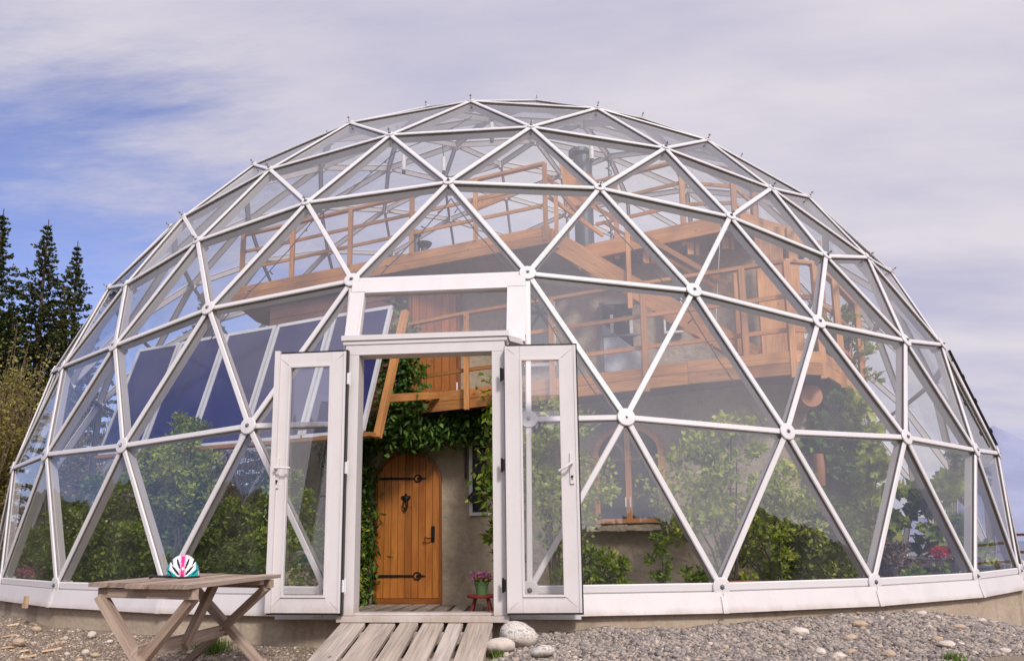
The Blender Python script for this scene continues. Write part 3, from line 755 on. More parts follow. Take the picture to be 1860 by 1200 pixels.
RB = [(-2.3, -2.30), (-1.2, -3.0), (-.17, -3.53), (.983, -4.0), (2.1, -4.47), (3.178, -4.88), (3.62, -5.06), (3.92, -4.97), (4.32, -4.40), (4.94, -3.38), (5.30, -2.0), (5.35, -.4)]
RBo = offpath(RB, .015)
for z, w, h in ((3.45, .07, .04), (3.05, .03, .048), (2.66, .03, .048)):
    if z == 3.05 or z == 2.66: pp = offpath(RB, -.02)
    else: pp = RB
    rail([(x, y, z) for x, y in pp], None, w, h, 'rail')
for x, y in offpath(RB, .05):
    mb = MB(); mb.bar((x, y, 2.10), (x, y, 3.425), .07, .07, (0, 1, 0)); mb.build('post', M_TIMBER, house)
# --- roof terrace
ROOF = [(-4.1, 1.9), (-4.75, .2), (-4.70, -1.0), (.96, -3.14), (1.45, -2.36), (3.55, -3.36), (4.75, -2.45), (4.85, -.6), (4.1, 1.8), (2, 3.2), (-1, 3.5)]
mb = MB(); n = len(ROOF); mb.v = [(x, y, 4.56) for x, y in ROOF]+[(x, y, 4.78) for x, y in ROOF]
# triangulated fan from an inner point so that the notch stays clean
ci = len(mb.v); mb.v += [(0.5, .3, 4.56), (0.5, .3, 4.78)]
for i in range(n):
    j = (i+1) % n; L = (Vector(ROOF[i])-Vector(ROOF[j])).length
    mb.face((ci, j, i), [(.5, .3), ROOF[j], ROOF[i]]); mb.face((ci+1, n+i, n+j), [(.5, .3), ROOF[i], ROOF[j]]); mb.face((i, j, n+j, n+i), [(0, 0), (L, 0), (L, .22), (0, .22)])
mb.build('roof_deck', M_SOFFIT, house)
# ceiling boards that show under the roof
for k in range(34):
    x0 = -4.55+k*.27; pts = []
    def yfront(x):
        if x <= .96: return -1.0+(x+4.7)*(-2.14/5.66)
        if x <= 1.45: return -3.14+(x-.96)*(.78/.49)
        if x <= 3.55: return -2.36+(x-1.45)*(-1.0/2.1)
        return -3.36+(x-3.55)*(.91/1.2)
    if x0+.25 > 4.7: break
    ya = max(yfront(x0), yfront(x0+.25))+.06
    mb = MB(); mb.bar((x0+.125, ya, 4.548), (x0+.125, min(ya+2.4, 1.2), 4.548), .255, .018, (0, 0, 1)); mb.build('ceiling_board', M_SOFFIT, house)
fascia(ROOF[2:4], 4.82, (.14, .13), 'fascia_board'); fascia(ROOF[4:7], 4.80, (.24,), 'fascia_board'); fascia(ROOF[6:9], 4.80, (.22,), 'fascia_board'); fascia(ROOF[0:3], 4.80, (.22,), 'fascia_board'); fascia(ROOF[3:5], 4.78, (.24,), 'fascia_board')
# joist ends poking under the right roof beam
for x, y in ((1.75, -2.42), (2.35, -2.7), (2.95, -2.98), (3.4, -3.15)):
    mb = MB(); mb.bar((x, y+.02, 4.36), (x, y+.02, 4.62), .09, .07, (0, 1, 0)); mb.bar((x+.1, y+.05, 4.36), (x+.1, y+.05, 4.62), .05, .07, (0, 1, 0)); mb.build('joist', M_TIMBER, house)
RA = [(-4.52, -1.06), (-3.47, -1.44), (-2.33, -1.88), (-1.22, -2.30), (-.16, -2.70), (.90, -3.10)]
for z, w, h in ((5.80, .08, .04), (5.48, .03, .048), (5.16, .03, .048)):
    rail([(x, y, z) for x, y in RA], None, w, h, 'rail')
for x, y in RA:
    mb = MB(); mb.bar((x, y-.03, 4.60 if x > .5 else 4.80), (x, y-.03, 5.78), .07, .07, (0, 1, 0)); mb.build('post', M_TIMBER, house)
RC = [(1.66, -2.42), (1.95, -2.55), (2.87, -2.98), (3.55, -3.16), (4.0, -2.5), (4.25, -1.4)]
def zc(z, x): return z-(.28 if x > 3.3 else 0)*(z-4.8)
for z, w, h in ((5.80, .08, .04), (5.46, .03, .048), (5.12, .03, .048)):
    pts = [(x, y, zc(z, x)) for x, y in RC]
    rail(pts, None, w, h, 'rail')
for x, y in RC[1:]:
    mb = MB(); mb.bar((x, y, 4.5), (x, y, zc(5.78, x)), .07, .07, (0, 1, 0)); mb.build('post', M_TIMBER, house)
# loose boards bundled behind the railing, and the slanting hatch
mb = MB()
mb.hexa([(-.35, -2.35, 5.38), (.5, -2.6, 5.62), (.55, -2.6, 5.66), (-.35, -2.35, 5.42), (-.35, -2.2, 5.70), (.35, -2.4, 5.78), (.4, -2.4, 5.80), (-.35, -2.2, 5.74)])
mb.build('brace', M_TIMBER, house)
mb = MB()
oc = [(1.17, -2.0, 6.30), (1.30, -2.02, 6.33), (1.62, -2.05, 6.12), (1.72, -2.05, 5.9), (1.70, -2.05, 5.72), (1.50, -2.0, 5.62), (1.25, -2.0, 5.60), (1.2, -2.0, 5.8)]
b0 = len(mb.v); mb.v += oc+[(x+.05, y+.10, z) for x, y, z in oc]
mb.face(range(b0+7, b0-1, -1), [(x*1.0, z*1.0) for x, y, z in oc][::-1]); mb.face(range(b0+8, b0+16), [(x, z) for x, y, z in oc])
for k in range(8):
    j = (k+1) % 8; mb.face((b0+k, b0+j, b0+8+j, b0+8+k))
mb.build('hatch', M_TIMBER, house)
for p0, p1 in (((1.14, -2.05, 6.34), (1.26, -2.05, 5.56)), ((.92, -2.9, 5.72), (1.5, -2.0, 5.35)), ((.95, -3.0, 5.33), (1.75, -2.5, 4.9))):
    mb = MB(); mb.bar(p0, p1, .05, .05, (0, 1, 0)); mb.build('brace', M_TIMBER, house)
# flues
mb = MB(); mb.lathe((1.52, -1, 4.8), [(.165, 0), (.165, 2.15)], 18); mb.lathe((1.52, -1, 6.95), [(.12, 0), (.12, .08)], 12); mb.lathe((1.47, -1, 7.02), [(.19, 0), (.19, .07), (.05, .12)], 16); mb.build('chimney', M_FLUE, house, smooth=False)
mb = MB(); mb.lathe((-1.41, -1, 4.8), [(.06, 0), (.06, .8), (.05, .82), (.05, .9)], 10); mb.lathe((-1.41, -1, 5.66), [(.085, 0), (.06, .09), (.02, .12)], 10); mb.build('chimney', M_FLUE, house)
mb = MB(); mb.lathe((-1.27, -1, 4.8), [(.07, 0), (.06, .62), (.12, .68), (.14, .72), (.02, .76)], 12); mb.build('chimney', M_FLUE, house)
# --- stair from roof to balcony
A0, A1 = Vector((.98, -3.02, 4.66)), Vector((3.45, -4.18, 2.55))
sv = Vector((.33, .70, 0))
for o in (Vector(), sv):
    mb = MB(); mb.bar(A0+o, A1+o, .05, .26, (0, 0, 1)); mb.build('stair_stringer', M_TIMBER, house)
for k in range(1, 10):
    p = A0.lerp(A1, k/10); mb = MB(); mb.bar(p+sv*.04, p+sv*.96, .24, .035, (0, 0, 1)); mb.build('stair_tread', M_TIMBER, house)
mb = MB(); mb.bar(A0+Vector((0, 0, .90)), A1+Vector((-.25, .1, .98)), .035, .06, (0, 0, 1)); mb.build('handrail', M_TIMBER, house)
mb = MB(); mb.bar(A0+Vector((.75, .15, .30)), A1+Vector((.1, .1, .62)), .03, .045, (0, 0, 1)); mb.build('handrail', M_TIMBER, house)
for q, t in ((.03, .9), (.42, .95), (.93, .95)):
    p = A0.lerp(A1, q); mb = MB(); mb.bar(p+Vector((0, -.04, -.35 if q == .42 else -.1)), p+Vector((0, -.04, t)), .06, .06, (0, 1, 0)); mb.build('post', M_TIMBER, house)
# posts that hold the roof on the right, wide board column
for x, y, w in ((3.93, -3.32, .36), (4.25, -3.28, .12), (4.75, -2.7, .14)):
    mb = MB(); mb.bar((x, y, 2.39), (x, y, 4.57), w, .06 if w > .2 else w, (0, 1, 0)); mb.build('column', M_TIMBER, house)
# log beam ends
for x, y, z in ((3.80, -4.15, 1.95),):
    mb = MB(); d = Vector((.12, -1, 0)).normalized(); p = Vector((x, y, z)); mb.lathe(p, [(.135, 0), (.14, .6), (.125, .66), (.06, .665)], 18, d); mb.build('log_beam', M_LOG, house, smooth=False)
mb = MB(); mb.lathe((3.95, -4.65, .95), [(.05, 0), (.06, .2), (.05, .36)], 10); mb.build('bracket', M_LOG, house)

# --- arched front door
fd = MB(); DX0, DX1, DZ0, DZS, DZT = -1.60, -.70, -.50, 1.27, 1.62; YW = -2.665
def arch(x):   # top height at x
    c = (DX0+DX1)/2; hw = (DX1-DX0)/2; q = (x-c)/hw; q = max(-1, min(1, q)); rise = DZT-DZS
    rad = (hw*hw+rise*rise)/(2*rise); return DZT-rad+math.sqrt(rad*rad-(q*hw)**2)
mb = MB(); prev = None
pts = [(DX0-.035, DZ0)]+[(DX0-.035+(DX1-DX0+.07)*k/16, None) for k in range(17)]+[(DX1+.035, DZ0)]
outl = [(DX0-.04, DZ0)]; inl = [(DX0, DZ0)]
for k in range(17):
    x = DX0+(DX1-DX0)*k/16; z = arch(x); c = (DX0+DX1)/2
    nx = (x-c)/((DX1-DX0)/2)*.5; l = math.hypot(nx, 1); inl.append((x, z)); outl.append((x+nx/l*.05, z+.045/l))
outl.append((DX1+.04, DZ0)); inl.append((DX1, DZ0))
for k in range(len(inl)-1):
    mb.hexa([(outl[k][0], YW-.05, outl[k][1]), (inl[k][0], YW-.05, inl[k][1]), (inl[k][0], YW+.05, inl[k][1]), (outl[k][0], YW+.05, outl[k][1]), (outl[k+1][0], YW-.05, outl[k+1][1]), (inl[k+1][0], YW-.05, inl[k+1][1]), (inl[k+1][0], YW+.05, inl[k+1][1]), (outl[k+1][0], YW+.05, outl[k+1][1])])
M_DFRAME = wood('dark_pine_frame', (0.20, 0.055, 0.012), (0.34, 0.12, 0.025), .4)
mb.box(DX0, DX1, YW-.06, YW+.02, DZ0-.05, DZ0+.09)
dfr = mb.build('front_door', M_DFRAME, house)
npl = 9
for k in range(npl):
    xa = DX0+(DX1-DX0)*k/npl+.002; xb = DX0+(DX1-DX0)*(k+1)/npl-.002
    mb = MB(); y0, y1 = YW-.035-.002*(k % 2), YW+.01
    za, zb = arch(xa), arch(xb); z0 = DZ0+.095; ch = .004
    # plank with chamfered long edges
    P0 = [(xa, y1), (xa, y0+ch), (xa+ch, y0), (xb-ch, y0), (xb, y0+ch), (xb, y1)]
    b0 = len(mb.v)
    for (x, y) in P0: mb.v.append((x, y, z0))
    for (x, y) in P0: mb.v.append((x, y, arch(x)-.002))
    u0, v0 = random.random()*9, random.random()*9
    for q in range(5):
        (x1, y1_), (x2, y2_) = P0[q], P0[q+1]; l = math.hypot(x2-x1, y2_-y1_)
        mb.face((b0+q, b0+q+1, b0+q+7, b0+q+6), [(u0, v0), (u0, v0+l), (u0+2, v0+l), (u0+2, v0)]); v0 += l
    mb.build('plank', M_PINE, dfr)
for zc_ in (1.27, -.10):
    mb = MB(); yy = YW-.045
    mb.bar((DX0-.01, yy, zc_), (DX0+.54, yy, zc_), .014, .036, (0, 0, 1), w1=.014, h1=.026)
    # scrolled heart end
    cx = DX0+.60
    for sgn in (-1, 1):
        pts = [(cx-.07, yy, zc_), (cx-.04, yy-.002, zc_+sgn*.045), (cx, yy-.002, zc_+sgn*.05), (cx+.035, yy-.002, zc_+sgn*.03), (cx+.05, yy-.002, zc_), (cx+.0, yy-.002, zc_+sgn*.012)]
        mb.tube(pts, .009, 6)
    mb.bar((cx+.04, yy, zc_), (cx+.115, yy, zc_), .014, .03, (0, 0, 1), w1=.01, h1=.004)
    mb.lathe((cx-.005, yy, zc_), [(.018, 0), (.018, .016)], 8, (0, -1, 0))
    mb.bar((DX0-.012, yy, zc_-.05), (DX0-.012, yy, zc_+.05), .03, .016, (0, 1, 0))
    mb.build('strap_hinge', M_IRON, dfr)
mb = MB(); kx, kz = -1.185, .98; yy = YW-.045        # knocker
mb.lathe((kx, yy, kz), [(.05, 0), (.04, .016), (.02, .03)], 12, (0, -1, 0))
for sgn in (-1, 1):
    mb.lathe((kx+sgn*.045, yy, kz+.02), [(.028, 0), (.02, .016)], 8, (0, -1, 0))
    mb.tube([(kx, yy-.03, kz-.01), (kx+sgn*.034, yy-.035, kz-.06), (kx+sgn*.03, yy-.035, kz-.12), (kx, yy-.035, kz-.15)], .011, 6)
mb.lathe((kx, yy, kz+.055), [(.022, 0), (.012, .016)], 8, (0, -1, 0)); mb.lathe((kx, yy-.02, kz-.14), [(.026, 0), (.026, .02)], 8, (0, -1, 0))
mb.build('door_knocker', M_IRON, dfr)
mb = MB(); hx, hz = -.79, .37
mb.bar((hx, yy, hz), (hx, yy, hz+.22), .05, .012, (0, 1, 0)); mb.tube([(hx, yy-.01, hz+.06), (hx-.005, yy-.055, hz+.055), (hx-.06, yy-.06, hz+.045), (hx-.10, yy-.055, hz+.065), (hx-.115, yy-.05, hz+.04), (hx-.095, yy-.05, hz+.025)], .009, 6)
mb.build('door_handle', M_IRON, dfr)

# --- windows
def window(x0, x1, z0, z1, A, d, framemat, w=.05, mull=(), bars=(), label=None, depth=.04, glassmat=None, notop=False):
    """A = point on the wall, d = unit direction along the wall (2d)"""
    d = Vector((d[0], d[1], 0)).normalized(); n = Vector((d.y, -d.x, 0)); A = Vector((A[0], A[1], 0))
    def p(u, z, o=0): return A+d*u+n*o+Vector((0, 0, z))
    mb = MB()
    mb.bar(p(x0+w/2, z0), p(x0+w/2, z1), w, depth*2, n); mb.bar(p(x1-w/2, z0), p(x1-w/2, z1), w, depth*2, n)
    mb.bar(p(x0+w, z0+w/2), p(x1-w, z0+w/2), depth*2, w, (0, 0, 1))
    if not notop: mb.bar(p(x0+w, z1-w/2), p(x1-w, z1-w/2), depth*2, w, (0, 0, 1))
    for u in mull: mb.bar(p(u, z0+w), p(u, z1-w), w*1.2, depth*1.8, n)
    for z in bars: mb.bar(p(x0+w, z), p(x1-w, z), depth*1.7, w*.7, (0, 0, 1))
    fo = mb.build('window', framemat, house)
    if label: fo['label'] = label
    mb = MB(); b = len(mb.v); mb.v += [tuple(p(x0+w, z0+w, depth*.3)), tuple(p(x1-w, z0+w, depth*.3)), tuple(p(x1-w, z1-w, depth*.3)), tuple(p(x0+w, z1-w, depth*.3))]; mb.face((b, b+1, b+2, b+3)); mb.build('window_pane', glassmat or M_DARKGLASS, fo)
    return fo, p
M_WFRAME = plain('white_window_paint', (.75, .73, .71), .4)
fo, p_ = window(-.27, .30, .73, 1.78, (0, -2.69), (1, .0), M_WFRAME, .045, (), (1.05,), 'white framed window right of the front door')
mb = MB(); mb.bar((-.31, -2.78, 1.25), (-.31, -2.78, 1.70), .035, .05, (0, 1, 0)); mb.bar((-.25, -2.80, .93), (-.13, -2.82, 1.05), .02, .13, (0, 0, 1)); mb.build('window_stay', M_BLACK, fo)
# arched timber window: A on wall, along the balcony direction
AD = Vector((.9, -.47)).normalized(); AW = (1.90, -3.79)
M_WPINE = wood('window_pine', (0.50, 0.19, 0.06), (0.78, 0.38, 0.15), .45)
fo, p_ = window(-.46, .46, .58, 1.42, AW, AD, M_WPINE, .055, (0.0,), (), 'arched pine window right of the doorway', .05, notop=True)
mb = MB()
for (w0, w1, o0, o1) in ((.41, .475, -.05, .05),):
    for k in range(14):
        t0, t1 = math.pi*k/14, math.pi*(k+1)/14
        def q(r, t, o): return p_(-r*math.cos(t), 1.42+r*.82*math.sin(t), o)
        mb.hexa([q(w1, t0, o1), q(w0, t0, o1), q(w0, t0, o0), q(w1, t0, o0), q(w1, t1, o1), q(w0, t1, o1), q(w0, t1, o0), q(w1, t1, o0)])
mb.bar(p_(0, 1.36), p_(0, 1.76), .066, .09, (Vector((AD.y, -AD.x, 0))))
mb.build('arch_frame', M_WPINE, fo)
mb = MB(); mb.v.append(tuple(p_(0, 1.42, .012)))
for k in range(15): t0 = math.pi*k/14; mb.v.append(tuple(p_(-.42*math.cos(t0), 1.42+.42*.82*math.sin(t0), .012)))
for k in range(14): mb.face((0, k+2, k+1))
mb.build('arch_pane', M_DARKGLASS, fo)
mb = MB(); mb.bar(p_(-.03, .78, .07), p_(-.03, .9, .07), .012, .02, (0, 1, 0)); mb.bar(p_(.03, .78, .07), p_(.03, .9, .07), .012, .02, (0, 1, 0)); mb.build('window_handle', M_WFRAME, fo)
mb = MB()
for q in range(12):
    u = -.62+1.4*q/12; mb.bar(p_(u, .52, .03), p_(u+1.4/12+.002, .52, .03), .12, .07+.012*math.sin(q*2.1), (0, 0, 1))
mb.build('window_sill', M_COB, fo)
# upper storey
M_GREYF = plain('grey_window_frame', (.20, .20, .21), .4)
wf_, p_ = window(1.68, 2.72, 2.82, 3.95, (0, -2.02), (1, -.08), M_GREYF, .04, (), (3.42,), 'large upper window behind the balcony rail, with a pale reflection painted in its lower part')
mb = MB(); mb.bar(p_(1.74, 2.88, .03), p_(1.74, 3.38, .03), .02, .02, (0, 1, 0)); mb.hexa([p_(1.73, 2.87, .02), p_(2.60, 2.87, .02), p_(2.60, 2.87, .03), p_(1.73, 2.87, .03), p_(1.73, 3.40, .02), p_(1.95, 3.40, .02), p_(1.95, 3.40, .03), p_(1.73, 3.40, .03)]); mb.build('pane_reflection', plain('pale_reflection', (.55, .60, .66), .5), wf_)  # pale sheet paints the reflection on the lower glass
for u0, z0, z1 in ((1.86, 3.46, 3.75), (2.15, 3.44, 3.70), (2.5, 3.05, 3.32)):
    mb = MB(); mb.bar(p_(u0, z0, .03), p_(u0, z1, .03), .05, .01, (0, 1, 0)); mb.build('painted_glint', M_WFRAME, wf_)  # white upright bars painted in as glints on the glass
window(2.62, 2.9, 3.35, 3.95, (0, -2.10), (1, -.14), M_WFRAME, .03, (), (), 'small upper window beside the large one')
window(.50, 1.0, 3.02, 4.05, (0, -2.02), (1, .02), M_WFRAME, .05, (), (3.2,), 'upper window above the right door leaf')
mb = MB(); b0 = [-.0]
ud = MB(); ud.bar((-1.30, -1.98, 2.40), (-1.30, -1.98, 4.30), .05, .06, (0, 1, 0)); ud.bar((-.52, -1.98, 2.40), (-.52, -1.98, 4.30), .05, .06, (0, 1, 0)); ud.bar((-1.30, -1.98, 4.30), (-.52, -1.98, 4.30), .06, .05, (0, 0, 1))
udo = ud.build('balcony_door', M_DFRAME, house)
for k in range(6):
    x = -1.265+k*.119; mb = MB(); mb.bar((x+.058, -2.0, 2.42), (x+.058, -2.0, 4.27), .114, .03, (0, 1, 0)); mb.build('plank', M_PINE, udo)
mb = MB(); mb.bar((-.545, -2.03, 2.62), (-.545, -2.03, 2.80), .03, .02, (0, 1, 0)); mb.build('handle', M_ALU, udo)
# wide boards of red-brown cladding at the left end of the upper storey
for k in range(9):
    z = 2.5+k*.225; mb = MB(); mb.bar((-3.95, -1.12, z), (-1.55, -2.02, z), .03, .215, (0, 0, 1)); mb.build('cladding_board', M_SOFFIT, house)

# ------------------------------------------------------------------ solar collectors
th, LL = 1.256, 1.80; nh = Vector((-.3754, -.9269, 0)); tops = [(-5.633, -2.254), (-4.745, -2.613), (-3.835, -2.98), (-2.93, -3.345), (-1.99, -3.725), (-1.089, -4.053)]
def solmat():
    mt, t, b = newmat('solar_absorber'); b.inputs['Roughness'].default_value = 0.12
    t.links.new(ramp(t, noise(t, 1.5, 4), [(0.3, (0.014, 0.015, 0.095)), (0.7, (0.022, 0.022, 0.13))]), b.inputs['Base Color']); b.inputs['IOR'].default_value = 1.45; return mt
M_SOL = solmat()
pn = Vector((nh.x*math.sin(th), nh.y*math.sin(th), math.cos(th)))
lab = ['blue solar collector panel at the far left end of the row', 'blue solar collector second from the left end of the row', 'blue solar collector in the middle of the row, third from left', 'blue solar collector third from the right end of the row', 'blue solar collector seen above the left door leaf', 'blue solar collector at the right end, edge showing in the doorway']
for k in range(5):
    a, b = Vector((*tops[k], 3.4)), Vector((*tops[k+1], 3.4)); d = (b-a).normalized(); a = a+d*.02; b = b-d*.02
    dn = nh*math.cos(th)-Vector((0, 0, math.sin(th))); W = (b-a).length
    rt_ = thing('solar_panel', lab[k] if k < 4 else lab[5], 'solar panel', tuple(a+dn*LL), 'row of solar collectors on the house')
    mb = MB()
    mb.bar(a, b, .05, .04, pn); mb.bar(a+dn*LL, b+dn*LL, .05, .04, pn); mb.bar(a+dn*.02+d*.02, a+dn*(LL-.02)+d*.02, .045, .05, pn); mb.bar(b+dn*.02-d*.02, b+dn*(LL-.02)-d*.02, .045, .05, pn)
    mb.build('panel_frame', M_ALU, rt_)
    mb = MB(); mb.hexa([a-pn*.02, b-pn*.02, b+pn*.012, a+pn*.012, a+dn*LL-pn*.02, b+dn*LL-pn*.02, b+dn*LL+pn*.012, a+dn*LL+pn*.012]); mb.build('absorber', M_SOL, rt_)
# timber frame that carries the collectors
fr_ = thing('collector_rack', 'pine timber rack carrying the solar collectors, its end visible through the open doorway', 'timber rack', (-1.1, -4.4, -.52))
for k in (0, 2, 4, 5):
    a = Vector((*tops[k], 3.4))-pn*.10; dn = nh*math.cos(th)-Vector((0, 0, math.sin(th)))
    if k == 5: a = a+Vector((.10, 0, 0))
    mb = MB(); mb.bar(a, a+dn*LL*1.02, .09, .07, pn); mb.build('rafter', M_TIMBER, fr_)
    mb = MB(); mb.bar(a+dn*LL*.72, a+dn*LL*.72+Vector((.55, 1.15, .25)), .05, .10, (0, 0, 1)); mb.build('strut', M_TIMBER, fr_)
a, b = Vector((*tops[0], 3.4))+dn*LL*1.015-pn*.03, Vector((*tops[5], 3.4))+dn*LL*1.015-pn*.03+Vector((.1, -.02, 0))
mb = MB(); mb.bar(a, b, .16, .05, (0, 0, 1)); mb.build('ledge', M_TIMBER, fr_)

# ------------------------------------------------------------------ table and helmet
gz = lambda x, y: float(ground_z(x, y))
Lc, Fc, Rc, Bc = Vector((-1.66, -9.22, .16)), Vector((-.92, -9.45, .16)), Vector((-.90, -8.22, .16)), Vector((-1.66, -7.99, .16))
table = thing('garden_table', 'weathered plank table on crossed legs in front of the left door leaf', 'table', (-1.28, -8.7, gz(-1.28, -8.7)))
np_ = 5; wrng = random.Random(5)
for k in range(np_):
    f0, f1 = k/np_+.006, (k+1)/np_-.006
    e0, e1 = wrng.uniform(-.03, .02), wrng.uniform(-.02, .04)
    a0, a1 = Lc.lerp(Fc, f0), Lc.lerp(Fc, f1); b0, b1 = Bc.lerp(Rc, f0), Bc.lerp(Rc, f1)
    d = (b0-a0).normalized(); a0 = a0+d*e0; a1 = a1+d*e0; b0 = b0+d*e1; b1 = b1+d*e1; z = Vector((0, 0, wrng.uniform(-.003, .003))); tz = Vector((0, 0, -.024))
    mb = MB(); nseg = 5
    for s_ in range(nseg):
        w1, w2 = wrng.uniform(0, .004), 0
        q0, q1 = s_/nseg, (s_+1)/nseg
        A_, B_ = a0.lerp(b0, q0)+z, a1.lerp(b1, q0)+z; C_, D_2 = a0.lerp(b0, q1)+z, a1.lerp(b1, q1)+z
        mb.hexa([B_+tz, A_+tz, A_, B_, D_2+tz, C_+tz, C_, D_2])
    mb.build('table_plank', M_TABLEWOOD, table)
zt = .16-.026
def tb(p0, p1, w, h, name='leg', up=(0, 1, 0)):
    mb = MB(); mb.bar(p0, p1, w, h, up); mb.build(name, M_TABLEWOOD, table)
# near trestle (L-F side) and far trestle (B-R side)
for (Pa, Pb, yo) in ((Lc, Fc, .07), (Bc, Rc, -.12)):
    d = (Pb-Pa).normalized(); side = Vector((0, yo, 0))
    ta, tb_ = Pa+d*.08+side, Pb-d*.04+side; ta.z = tb_.z = zt
    tb(ta-d*.02+Vector((0, 0, -.03)), tb_+d*.03+Vector((0, 0, -.03)), .05, .055, 'cross_batten', (0, 0, 1))
    ba = ta.lerp(tb_, 1.16); bb = ta.lerp(tb_, -.14)
    ba.z = gz(ba.x, ba.y)+.0; bb.z = gz(bb.x, bb.y)+.0
    o = Vector((0, .025 if yo > 0 else -.025, 0))
    tb(ta-o+Vector((0, 0, -.055)), ba-o, .045, .075); tb(tb_+o+Vector((0, 0, -.055)), bb+o, .045, .075)
mid = Lc.lerp(Fc, .5)+Vector((0, .07, 0)); mid2 = Bc.lerp(Rc, .5)+Vector((0, -.12, 0))
mid.z = mid2.z = -.215
tb(mid+Vector((0, -.06, 0)), mid2+Vector((0, .08, 0)), .04, .07, 'stretcher', (0, 0, 1))
mm_ = mid.lerp(mid2, .42); t2 = Lc.lerp(Fc, .55).lerp(Bc.lerp(Rc, .55), .72); t2.z = zt
tb(mm_+Vector((.03, 0, -.03)), t2, .04, .06, 'brace')
mb = MB(); mb.bar(t2+Vector((-.3, 0, -.015)), t2+Vector((.32, 0, -.015)), .06, .028, (0, 0, 1)); mb.build('cross_batten', M_TABLEWOOD, table)

hp = Vector((-1.40, -8.62, .163))
helmet = thing('bicycle_helmet', 'white, teal and magenta bicycle helmet with black vents lying on the garden table', 'helmet', tuple(hp))
def hs(theta, phi, k=1.0):
    # theta 0 top .. 90 rim, phi around; front faces the camera (-y)
    x = .104*math.sin(theta)*math.cos(phi)*k; y = .135*math.sin(theta)*math.sin(phi)*k; z = .138*math.cos(theta)*k
    return Vector((x, y, z))+hp+Vector((0, 0, .008))
helmet.rotation_euler = (0, 0, 0.46)
M_HW = plain('helmet_white_gloss', (.78, .76, .80), .15, 0, .04); M_HT = plain('helmet_teal_gloss', (.0, .36, .37), .15, 0, .1); M_HM = plain('helmet_magenta_gloss', (.50, .015, .15), .18, 0, .15); M_HP = plain('helmet_pink_gloss', (.75, .30, .48), .18, 0, .1)
# rib layout in the flattened front view (u = x/.104, v = height); colour by position, vents are real holes in the outer shell
NT, NP = 44, 128; sv_ = []; sf = []; smi = []
for i in range(NT+1):
    th_ = R(3)+(R(90)-R(3))*i/NT
    for j in range(NP): sv_.append(tuple(hs(th_, 2*math.pi*j/NP)))
def vent(u, v):
    # slanted ellipses mirrored left/right in front view
    au = abs(u)
    for (cu, cv, lu, wv, ang) in ((.27, .60, .27, .075, 66), (.42, .28, .33, .075, 40), (.66, .66, .19, .07, 62), (.74, .17, .16, .05, 36)):
        a = R(ang); du, dv = au-cu, v-cv; p = du*math.cos(a)+dv*math.sin(a); q = -du*math.sin(a)+dv*math.cos(a)
        if (p/lu)**2+(q/wv)**2 < 1: return True
    return False
for i in range(NT):
    for j in range(NP):
        th_ = R(3)+(R(90)-R(3))*(i+.5)/NT; f_ = 2*math.pi*(j+.5)/NP
        u = math.sin(th_)*math.cos(f_); v = math.cos(th_)
        if vent(u, v): continue
        au = abs(u); mi = 0
        if au < .095 and v < .92: mi = 2
        elif au < .17: mi = 3
        elif au > .80-.10*v or (v < .42 and au > .30 and (v < .55*(au)-.12)): mi = 1
        if au > .9 and v < .25: mi = 0
        sf.append((i*NP+j, i*NP+(j+1) % NP, (i+1)*NP+(j+1) % NP, (i+1)*NP+j)); smi.append(mi)
mb = MB(); mb.v = sv_
for f, q in zip(sf, smi): mb.face(f[::-1], None, q)
sh = mb.build('shell', [M_HW, M_HT, M_HM, M_HP], helmet, smooth=True)
sol_ = sh.modifiers.new('thickness', 'SOLIDIFY'); sol_.thickness = .012; sol_.offset = -1
mb = MB(); 
for i in range(10):
    th_ = R(90)*i/9
    for j in range(32): mb.v.append(tuple(hs(th_ if i else .01, 2*math.pi*j/32, .88)))
for i in range(9):
    for j in range(32): mb.face((i*32+j, (i+1)*32+j, (i+1)*32+(j+1) % 32, i*32+(j+1) % 32))
mb.build('liner', M_BLACK, helmet, smooth=True)
mb = MB(); mb.tube([tuple(hs(R(92), R(a), .98)) for a in range(180, 361, 15)], .007, 6); mb.build('rim', M_BLACK, helmet)
mb = MB(); mb.tube([hp+Vector((-.05, -.10, .012)), hp+Vector((-.12, -.12, .012)), hp+Vector((-.17, -.10, .014)), hp+Vector((-.195, -.10, .010))], [.009, .008, .009, .013], 6); mb.build('strap', M_BLACK, helmet)

